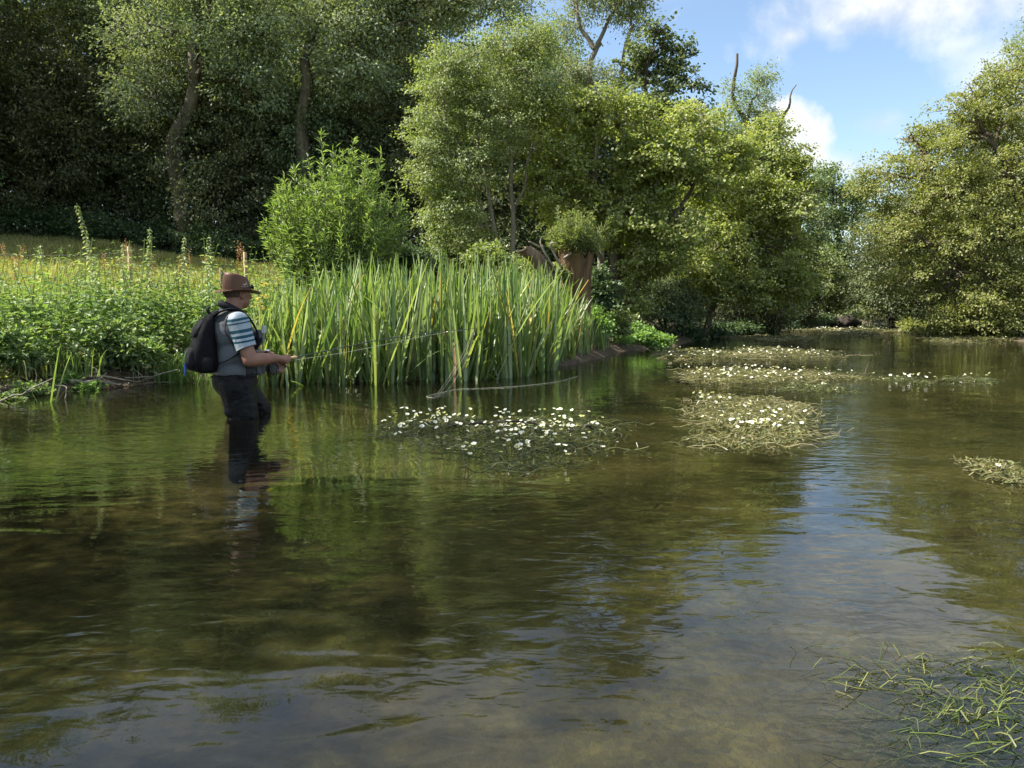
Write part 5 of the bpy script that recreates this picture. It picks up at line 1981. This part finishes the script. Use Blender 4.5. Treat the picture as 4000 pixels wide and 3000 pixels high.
q = [W(1720, 1548), W(1690, 1555), W(1666, 1551), W(1690, 1543), W(1745, 1531), W(1790, 1522), W(1900, 1518), W(2050, 1508), W(2180, 1492), W(2260, 1470)]
tube(g, curve_pts([v + Vector((0, 0, .005)) for v in q], 50), .0017, 4)
obj('fishing_line', g, M['line'], rod)
# ------------------------------------------------------------------ fence
rng = np.random.RandomState(909)
fence_root = empty('wire_fence', (P(505, 963, 12.5).x, 12.5, gz(P(505, 963, 12.5).x, 12.5)), 'post and wire fence between the nettles and the meadow', 'fence')
M['post'] = mat_noise('fence_post_wood', (.34, .25, .13), (.52, .40, .23), 14, .75, .003, 30, (1, 1, .15))
M['post_old'] = mat_noise('fence_post_old_wood', (.10, .08, .05), (.22, .17, .11), 14, .85, .004, 30, (1, 1, .15))
posts = []
for px, py, Y, r_, mt in ((505, 963, 12.5, .034, 'post'), (865, 1045, 13.0, .038, 'post_old'), (957, 985, 12.9, .030, 'post'), (-160, 960, 12.3, .034, 'post'), (1290, 1000, 13.6, .034, 'post_old')):
    t_ = P(px, py, Y)
    z0 = gz(t_.x, Y) - .1
    g = G()
    tube(g, [(t_.x, Y, z0), (t_.x, Y, (z0 + t_.z) / 2), (t_.x, Y, t_.z - .006), (t_.x, Y, t_.z)], [r_, r_ * .98, r_, r_ * .86], 10)
    obj('post', g, M[mt], fence_root, True)
    posts.append((t_.x, Y, z0, t_.z))
posts.sort()
for dz in (.10, .42, .70):
    g = G()
    pts = []
    for a, b_ in zip(posts[:-1], posts[1:]):
        for f in np.linspace(0, 1, 8, endpoint=False):
            zt = (a[3] * (1 - f) + b_[3] * f) - dz - .05 * math.sin(PI * f)
            pts.append((a[0] * (1 - f) + b_[0] * f, a[1] * (1 - f) + b_[1] * f - .04, zt))
    tube(g, pts, .0028, 4)
    obj('wire', g, M['metal'], fence_root)

# ------------------------------------------------------------------ broken willow pollard
Yp = 13.6
M['stump'] = mat_noise('weathered_heartwood', (.045, .026, .014), (.24, .15, .07), 8, .85, .05, 10, (1, 1, .13))
M['stump_red'] = mat_noise('torn_wood', (.075, .040, .024), (.36, .26, .17), 12, .85, .03, 16, (1, .6, .2))
b = P(2250, 1235, Yp)
b.z = gz(b.x, Yp) - .1
stump = empty('broken_stump', b, 'broken hollow willow stump with torn limb behind the iris bed', 'tree stump')
tp = P(2248, 965, Yp)
g = G()
zs_ = np.linspace(b.z, tp.z, 16)
V = []
ns = 40
for i, z in enumerate(zs_):
    f = i / 15
    for j in range(ns):
        a = 2 * PI * j / ns
        rr = .27 * (1.12 - .25 * math.sin(f * PI) + .1 * (1 - f) ** 3) * (1 + .07 * math.sin(5 * a + 1.5 * f) + .06 * math.sin(11 * a + 3 * f) + .03 * math.sin(19 * a))
        top = 0
        if i >= 13:
            top = (i - 12) / 3 * (.12 * math.sin(3 * a + 1) + .08 * math.sin(7 * a) - .05)
        V.append((b.x + (tp.x - b.x) * f + rr * math.cos(a), Yp + rr * math.sin(a) * .9, z + top))
idx = np.arange(16 * ns).reshape(16, ns)
g.add(V, np.stack([idx[:-1], np.roll(idx, -1, 1)[:-1], np.roll(idx, -1, 1)[1:], idx[1:]], -1).reshape(-1, 4))
# hollow rim going down inside
Vi = np.array(V).reshape(16, ns, 3)
inner = []
for z_off, f in ((-.02, .8), (-.25, .7), (-.5, .6)):
    r_ = Vi[-1].copy()
    c = r_.mean(0)
    r_[:, :2] = c[:2] + (r_[:, :2] - c[:2]) * f
    r_[:, 2] += z_off
    inner.append(r_)
V2 = np.concatenate([Vi[-1]] + inner)
idx = np.arange(4 * ns).reshape(4, ns)
g.add(V2, np.stack([idx[:-1], np.roll(idx, -1, 1)[:-1], np.roll(idx, -1, 1)[1:], idx[1:]], -1).reshape(-1, 4))
g.add(V2[-ns:], np.arange(ns)[None])
obj('trunk', g, M['stump'], stump, smooth=True)
g = G()
lp = curve_pts([P(2185, 1200, Yp - .1), P(2150, 1100, Yp - .2), P(2105, 1020, Yp - .3), P(2050, 975, Yp - .4)], 14)
n_ = 14
V = []
for i in range(n_):
    f = i / (n_ - 1)
    for j in range(16):
        a = 2 * PI * j / 16
        rr = (.15 - .03 * f) * (1 + .12 * math.sin(4 * a + 4 * f) + .07 * math.sin(9 * a))
        V.append((lp[i][0] + rr * math.cos(a) * .75, lp[i][1] + rr * math.sin(a) * .8, lp[i][2] + rr * math.cos(a) * .5))
idx = np.arange(n_ * 16).reshape(n_, 16)
g.add(V, np.stack([idx[:-1], np.roll(idx, -1, 1)[:-1], np.roll(idx, -1, 1)[1:], idx[1:]], -1).reshape(-1, 4))
g.add(np.array(V)[-16:], np.arange(16)[None])
limb = obj('torn_limb', g, M['stump_red'], stump, smooth=True)
for k in range(16):
    a = rng.uniform(0, 6.28)
    s0 = lp[-2] + np.array([math.cos(a) * .08, math.sin(a) * .08, math.cos(a) * .04])
    e_ = s0 + np.array([-rng.uniform(.10, .26), rng.normal() * .04, rng.uniform(-.16, .09)])
    g = G()
    tube(g, curve_pts([s0, (s0 + e_) / 2 + np.array([0, 0, .03]), e_], 5), [.022, .02, .016, .010, .002], 5, flat=.5)
    o_ = obj('splinter', g, M['stump_red'] if k % 3 else M['deadwood'], None)
    o_.parent = limb
    o_.matrix_parent_inverse = stump.matrix_world.inverted()
for k, (q0, q1, q2) in enumerate((((2170, 1060), (2115, 960), (2113, 930)), ((2110, 965), (2070, 945), (2065, 948)), ((2190, 1040), (2150, 955), (2170, 950)), ((2230, 990), (2200, 1010), (2195, 1020)))):
    g = G()
    tube(g, curve_pts([P(*q0, Yp - .3), P(*q1, Yp - .4), P(*q2, Yp - .4)], 8), np.linspace(.022, .006, 8), 5)
    obj('dead_twig', g, M['deadwood'], stump, True)
rw = np.random.RandomState(12)
willow('regrowth', None, P(2265, 985, Yp), P(2250, 915, Yp - .05), (.52, .45, .42), 120, 60, .075, .013, 14, M['thorn'], stem_r=.007, into=stump,
       leaders=[P(2250, 780, Yp), P(2100, 870, Yp), P(2390, 840, Yp), P(2330, 800, Yp), P(2180, 810, Yp), P(2420, 900, Yp - .2)])
herb('ivy_patch', 'leafy climber hanging on the left side of the stump', [E(2185, 1060, Yp - .2, 30, 30, .15), E(2120, 1080, Yp - .2, 40, 30, .2)], 60, 24, .05, .035, 'thorn', 91, T=T_OVATE, clen=.12)
for k, (px, py, Y, rx, ry, mt) in enumerate(((2340, 1130, 14.6, 70, 90, 'bramble'), (2400, 1250, 15.2, 60, 60, 'thorn'), (2060, 1060, 14.3, 60, 50, 'thorn'), (2330, 1260, 14.3, 40, 50, 'cress'), (1900, 1010, 13.2, 90, 50, 'thorn'), (1600, 1010, 12.6, 90, 50, 'bramble'))):
    herb('bank_shrub', ('small dark leafy shrub right of the broken stump', 'small shrub at the waterline under the hazel', 'pale leafy shrub left of the torn limb', 'low green herb at the right end of the iris bed',
                        'pale low shrub below the hawthorn stems', 'dark low shrub right of the willow bush')[k], [E(px, py, Y, rx, ry, .35), E(px + rx * .5, py + ry * .3, Y - .1, rx * .7, ry * .6, .3)], 110, 24, .06, .045, mt, 92 + k, T=T_OVATE, clen=.2, cat='shrub')

for lab, mt, ees, sd in (('dark low growth along the foot of the far hazel', 'bramble', [E(2760, 1300, 21.5, 90, 30, .6), E(2880, 1292, 23, 90, 26, .6), E(2680, 1310, 20, 60, 30, .5)], 301),
                         ('dark low growth along the shaded bend', 'bramble', [E(3020, 1275, 27.5, 100, 26, .8), E(3130, 1262, 32, 80, 24, .9), E(3210, 1255, 36, 60, 20, .9)], 302),
                         ('low leafy fringe below the right-hand sallow', 'sallow', [E(3700, 1300, 21.8, 120, 30, .6), E(3880, 1300, 21, 120, 34, .6), E(4040, 1305, 20.5, 110, 36, .6), E(3600, 1275, 26, 80, 24, .7)], 303)):
    herb('bank_fringe', lab, ees, 420, 26, .085, .06, mt, sd, T=T_DIAMOND, clen=.3, cat='shrub')

# ------------------------------------------------------------------ dead branches along the left bank
sticks = [([(0, 1567), (60, 1545), (120, 1520), (200, 1480)], .011, 'long pale bent branch slanting up from the mud at far left', 7.75),
          ([(280, 1497), (340, 1500), (420, 1506), (475, 1508)], .022, 'short pale broken log at the water edge', 8.15),
          ([(360, 1500), (375, 1475), (378, 1450), (384, 1450)], .010, 'forked pale twig standing upright on the broken log', 8.15),
          ([(420, 1512), (432, 1492), (440, 1485)], .008, 'pale stub of branch leaning on the log end', 8.1),
          ([(313, 1502), (325, 1480), (332, 1467)], .006, 'thin upright twig left of the broken log', 8.15),
          ([(300, 1470), (400, 1480), (520, 1490), (600, 1488)], .012, 'grey branch lying along the foot of the bank', 8.6),
          ([(370, 1420), (400, 1445), (450, 1460), (540, 1470)], .012, 'dark root trailing out of the undercut bank', 8.7),
          ([(480, 1475), (560, 1472), (640, 1462), (700, 1440)], .010, 'crooked branch rising towards the angler backpack', 8.7),
          ([(560, 1485), (640, 1480), (720, 1462), (745, 1450)], .009, 'pale crooked branch just above the water behind the angler', 8.6),
          ([(575, 1480), (590, 1460), (600, 1455), (612, 1456)], .007, 'small pale forked twig beside the branches', 8.5),
          ([(580, 1400), (600, 1415), (612, 1430)], .006, 'thin bare twig poking out under the nettles', 8.6),
          ([(0, 1410), (40, 1425), (90, 1430)], .018, 'weathered branch lying on the bank at the left edge', 7.9),
          ([(0, 1545), (20, 1525), (35, 1515)], .012, 'short dark stick on the mud at the left edge', 7.5),
          ([(125, 1540), (135, 1500), (138, 1450)], .006, 'thin dead stalk standing left of the lone iris', 7.8),
          ([(255, 1560), (256, 1530), (240, 1505), (215, 1490)], .006, 'bent brown stalk rising from the water right of the lone iris', 7.6),
          ([(560, 1500), (640, 1497), (760, 1490), (830, 1482)], .007, 'thin pale reed stem floating along the water edge', 8.5)]
for pts, r_, lab, Y in sticks:
    g = G()
    if any(k in lab for k in ('upright', 'standing', 'leaning', 'poking', 'rising', 'slanting', 'stub')):
        Yg = T(*pts[0]).y
        w3 = [P(px, py, Yg + rng.uniform(-.02, .02)) for px, py in pts]
    else:
        w3 = [T(px, py) + Vector((0, -.02, r_ * 1.2)) for px, py in pts]
    root = wob(curve_pts(w3, 16), .012, rng)
    tube(g, root, np.linspace(r_, r_ * .45, 16), 6)
    if r_ > .009:
        for k in range(3):
            i = rng.randint(4, 13)
            s0 = root[i]
            e_ = s0 + np.array([rng.normal() * .10, rng.normal() * .05, abs(rng.normal()) * .08])
            tube(g, [s0, e_], [r_ * .4, r_ * .15], 5)
    o_ = obj('dead_branch', g, M['deadwood'] if 'dark' not in lab else M['bark'], None, True)
    tag(o_, lab, 'branch', 'dead branches along the left bank')

# fallen leaves, bits of reed and twigs littering the muddy margin
g = G()
bx_, by_ = rng.uniform(-7.5, -2.6, 16000), rng.uniform(6, 9.6, 16000)
bd_ = river_d(bx_, by_)
ok = (bd_ > 0) & (bd_ < .7)
bits = np.stack([bx_[ok], by_[ok], np.maximum(ground_z(bx_[ok], by_[ok]), 0) + .008], 1)[:1500]
k = len(bits)
leaves(g, bits, rng.normal(size=(k, 3)) * np.array([1, 1, .25]), np.array([0, 0, 1.0]) + rng.normal(size=(k, 3)) * .4, rng.uniform(.02, .09, k), rng.uniform(.006, .022, k), T_DIAMOND)
M['litter'] = mat_leaf('leaf_litter', [(.04, .03, .018), (.10, .075, .04), (.18, .15, .085), (.07, .09, .03)], .2)
tag(obj('leaf_litter', g, M['litter']), 'dead leaves and bits of reed strewn on the muddy left bank', 'leaf litter', kind='stuff')
# creeping green plants on the mud
for k_, (px, py, rx, ry) in enumerate(((100, 1520, 90, 22), (20, 1480, 60, 30), (250, 1480, 60, 20), (30, 1560, 50, 12), (660, 1470, 60, 14))):
    c_ = T(px, py)
    herb('creeping_plant', ('creeping green plant on the mud left of the lone iris', 'pale creeping plant on the bank at the left edge', 'green creeping plant above the watercress', 'low creeping plant at the bottom of the left mud',
                            'low green plant at the water edge behind the backpack')[k_], [E(px, py, c_.y, rx, ry, .18)], 70, 18, .032, .022, ('nettle', 'grass', 'cress', 'nettle', 'cress')[k_], 330 + k_, T=T_OVATE, clen=.09)

# ------------------------------------------------------------------ far boulder / log
c = P(3300, 1255, 36)
g = ell((c.x, 36, .15), (.75, .5, .32), nu=24, nv=14)
V = g.V[0]
V += np.stack([.06 * np.sin(V[:, 1] * 9 + V[:, 2] * 7), .05 * np.sin(V[:, 0] * 8), .06 * np.sin(V[:, 0] * 6 + 1)], 1)
for i in range(1, len(g.V)):
    g.V[i] = V[:24] if i == 1 else V[-24:]
tag(obj('boulder', g, M['bark_dark'], None, True), 'dark rounded boulder at the mouth of the far bend', 'rock')

# ------------------------------------------------------------------ water crowfoot
M['weed_sub'] = mat_leaf('weed_submerged', [(.030, .055, .012), (.05, .08, .016), (.085, .12, .025), (.19, .205, .06)], .3, rough=.6, spec=.1)
def flower_mesh(seed):
    r = np.random.RandomState(seed)
    g = G()
    cup = (.55, .25, .9)[seed % 3]
    aa = np.arange(5) * 2 * PI / 5 + r.uniform(0, 1)
    d = np.stack([np.cos(aa), np.sin(aa), np.full(5, cup)], 1)
    leaves(g, np.tile([(0, 0, 1.0)], (5, 1)), d, np.tile([(0, 0, 1.0)], (5, 1)) - d * .2, .85, .78, T_ROUND, 0)
    th = np.arange(8) * PI / 4
    V = np.concatenate([np.stack([.24 * np.cos(th), .24 * np.sin(th), np.full(8, 1.08)], 1), [(0, 0, 1.3)]])
    g.add(V, [(i, (i + 1) % 8, 8) for i in range(8)], 1)
    tube(g, curve_pts([(r.normal() * .4, r.normal() * .4, -3.2), (r.normal() * .15, 0, -1), (0, 0, 1.0)], 5), .085, 4, 2, cap=False)
    me = g.mesh('flower')
    for mm in ('petal', 'yellow', 'weed_green'):
        me.materials.append(M[mm])
    return me


FL = [flower_mesh(i) for i in range(6)]


def mat_shape(cx, cy, rx, ry):
    """an ellipse on the water seen at a pixel"""
    c = W(cx, cy)
    n_, f_ = W(cx, cy + ry).y, W(cx, cy - ry).y
    return np.array([c.x + 0, (n_ + f_) / 2]), np.array([rx * c.y / FPX, (f_ - n_) / 2])


def crowfoot(label, shapes, n_str, n_fl, seed, fr=.019, dense=1.0, mt='weed', fl_shapes=None, high=.03, name='water_crowfoot', slen=.4, sr=.0024, leafy=1.0, low=-.012, lw=.006, lflat=.35, curl=1.2):
    r = np.random.RandomState(seed)
    sh = [mat_shape(*s_) for s_ in shapes]
    ar = np.array([s_[1][0] * s_[1][1] for s_ in sh])
    root = empty(name, (sh[0][0][0], sh[0][0][1], 0), label, 'water plant')

    def pt(fs=None):
        ss = fs or sh
        a_ = np.array([s_[1][0] * s_[1][1] for s_ in ss])
        c, rad = ss[r.choice(len(ss), p=a_ / a_.sum())]
        a = r.uniform(0, 2 * PI)
        q = r.uniform(0, 1) ** .55 * (1 + .20 * math.sin(3 * a + seed) + .16 * math.sin(7 * a + 2 * seed) + .10 * math.sin(13 * a)) * (.84 + abs(r.normal()) * .14)
        return c + rad * q * np.array([math.cos(a), math.sin(a)])
    g = G()
    for i in range(n_str):
        p = pt()
        a = r.normal() * .5 + (PI if r.uniform() < .5 else 0) + .25
        ln = slen * r.uniform(.4, 1.3)
        cur = r.normal() * curl
        k = 8 if curl < 2 else 11
        pts = []
        z0 = r.uniform(low, high)
        q = p - np.array([math.cos(a), math.sin(a) * .6]) * ln * .5
        for j in range(k):
            pts.append((q[0], q[1], z0 + .012 * math.sin(j * 1.3 + i) + (.012 if r.uniform() < .2 else 0)))
            a += cur / k + (r.normal() * .35 if curl > 2 else 0)
            q = q + np.array([math.cos(a), math.sin(a) * .6]) * ln / k
        tube(g, pts, sr * r.uniform(.6, 1.4), 3, cap=False)
    # small divided leaves among the strands
    n = int(n_str * 14 * leafy)
    pp = np.array([pt() for _ in range(n // 6)])
    pp = np.repeat(pp, 6, 0) + r.normal(size=(len(pp) * 6, 2)) * .03
    z = r.uniform(low, high, (len(pp), 1))
    dd = r.normal(size=(len(pp), 3)) * np.array([1, 1, lflat]) + np.array([0, 0, .12 if lflat > .2 else 0])
    leaves(g, np.c_[pp, z], dd, np.array([0, 0, 1.0]) + r.normal(size=(len(pp), 3)) * .5, r.uniform(.02, .05, len(pp)) * (1 + slen * .3), lw * (1 + slen), T_DIAMOND)
    o = obj('weed_tangle', g, M[mt], root)
    tag(o, kind='stuff')
    fs = [mat_shape(*s_) for s_ in fl_shapes] if fl_shapes else None
    for i in range(n_fl):
        p = pt(fs)
        o = bpy.data.objects.new('flower', FL[r.randint(6)])
        COL.objects.link(o)
        o.parent = root
        o.location = (p[0] - root.location.x, p[1] - root.location.y, r.uniform(.03, .085) * (1 if fr < .03 else 1.3))
        o.rotation_euler = (r.normal() * .35, r.normal() * .35, r.uniform(0, 6.28))
        s_ = fr * r.uniform(.75, 1.2)
        o.scale = (s_, s_, s_)
    return root


crowfoot('white-flowered water crowfoot mat nearest the camera, with dark sunken branches', [(1960, 1715, 430, 85), (2200, 1740, 240, 80), (1700, 1680, 200, 50), (2150, 1665, 300, 35), (2050, 1820, 230, 30)], 430, 210, 201, .0205,
         fl_shapes=[(1620, 1680, 160, 45), (2020, 1690, 330, 55), (2200, 1740, 230, 65), (2050, 1760, 120, 40), (1900, 1800, 200, 40)], mt='weed_green', slen=.38, high=.012, leafy=.6, lw=.004)
crowfoot('thick yellowish water crowfoot raft between the long mats and the open water', [(2960, 1600, 170, 45), (2930, 1660, 190, 60), (3020, 1700, 110, 30), (2860, 1735, 120, 25)], 620, 75, 202, .020,
         fl_shapes=[(2990, 1640, 130, 30), (2800, 1590, 60, 25), (2960, 1690, 150, 40)], mt='weed', slen=.5, high=.035, curl=2.2)
crowfoot('long flowering water crowfoot raft, the second back from the camera', [(3000, 1475, 330, 28), (2850, 1482, 180, 22)], 560, 130, 203, .021, mt='weed', slen=.4, high=.045, sr=.003)
crowfoot('narrow far flowering crowfoot raft in front of the dark water', [(2900, 1393, 310, 17), (3050, 1380, 170, 14), (2720, 1390, 160, 15)], 480, 150, 204, .023, mt='weed', slen=.5, high=.07, sr=.004)
crowfoot('sparse dark crowfoot trailing right of the second raft', [(3180, 1520, 110, 18)], 90, 6, 205, .02, mt='weed_green', slen=.4)
crowfoot('few crowfoot flowers just off the tip of the second raft', [(3560, 1490, 90, 18)], 40, 11, 206, .022, mt='weed_green', slen=.3)
crowfoot('thin green crowfoot strands in mid river at right', [(3790, 1490, 90, 10)], 60, 6, 207, .022, mt='weed_green', slen=.4)
crowfoot('dim crowfoot patch in the shade of the hazels', [(3000, 1328, 160, 8), (3080, 1325, 80, 8)], 220, 34, 208, .028, mt='weed', slen=.6, high=.08, sr=.006)
crowfoot('pale flowering crowfoot raft across the far reach', [(3230, 1297, 200, 9), (3330, 1293, 160, 7), (3340, 1310, 90, 5)], 380, 150, 209, .034, mt='weed', slen=.8, high=.09, sr=.008)
crowfoot('farthest flowering crowfoot raft under the young willow', [(3530, 1277, 110, 6)], 240, 90, 210, .042, mt='weed', slen=.9, high=.09, sr=.01)
crowfoot('crowfoot raft below the sallow on the right', [(3760, 1322, 120, 13), (3830, 1318, 120, 9), (3700, 1335, 70, 9)], 420, 36, 211, .026, mt='weed', slen=.6, high=.08, sr=.005)
crowfoot('small yellow-green weed clump at the right edge of the picture', [(3980, 1870, 75, 55)], 150, 4, 212, .02, mt='weed', slen=.3)
crowfoot('tangled green water weed in the bottom right corner', [(3970, 2830, 150, 260), (4000, 2680, 100, 150), (3860, 2900, 120, 150)], 1150, 0, 213, .02, mt='weed_sub', slen=.42, high=.003, low=-.13, name='water_weed', sr=.0009, leafy=.12, lw=.0011, lflat=.12, curl=2.6)
crowfoot('single yellowish weed strands drifting at the bottom right', [(3860, 2720, 80, 160)], 14, 0, 214, .02, mt='weed', slen=.4, high=.008, name='water_weed', sr=.0015, leafy=.05, lw=.002, curl=2.6)
# dark sunken branches in the nearest mat
for lab, pts in (('dark waterlogged branch lying across the near crowfoot mat', [(1740, 1672), (1800, 1660), (1900, 1655), (2110, 1668)]), ('short dark snag at the right of the near crowfoot mat', [(2220, 1690), (2280, 1682), (2345, 1668)])):
    g = G()
    tube(g, wob(curve_pts([W(*q) + Vector((0, 0, .012)) for q in pts], 14), .012, rng), np.linspace(.016, .008, 14), 6)
    tag(obj('sunken_branch', g, M['bark_dark'], None, True), lab, 'branch')
g = G()
tube(g, curve_pts([W(3380, 1458), P(3385, 1440, W(3380, 1458).y), P(3395, 1412, W(3380, 1458).y)], 6), [.008, .007, .006, .005, .004, .002], 5)
tag(obj('bare_twig', g, M['bark'], None, True), 'bare twig sticking out of the water beyond the second raft', 'twig')
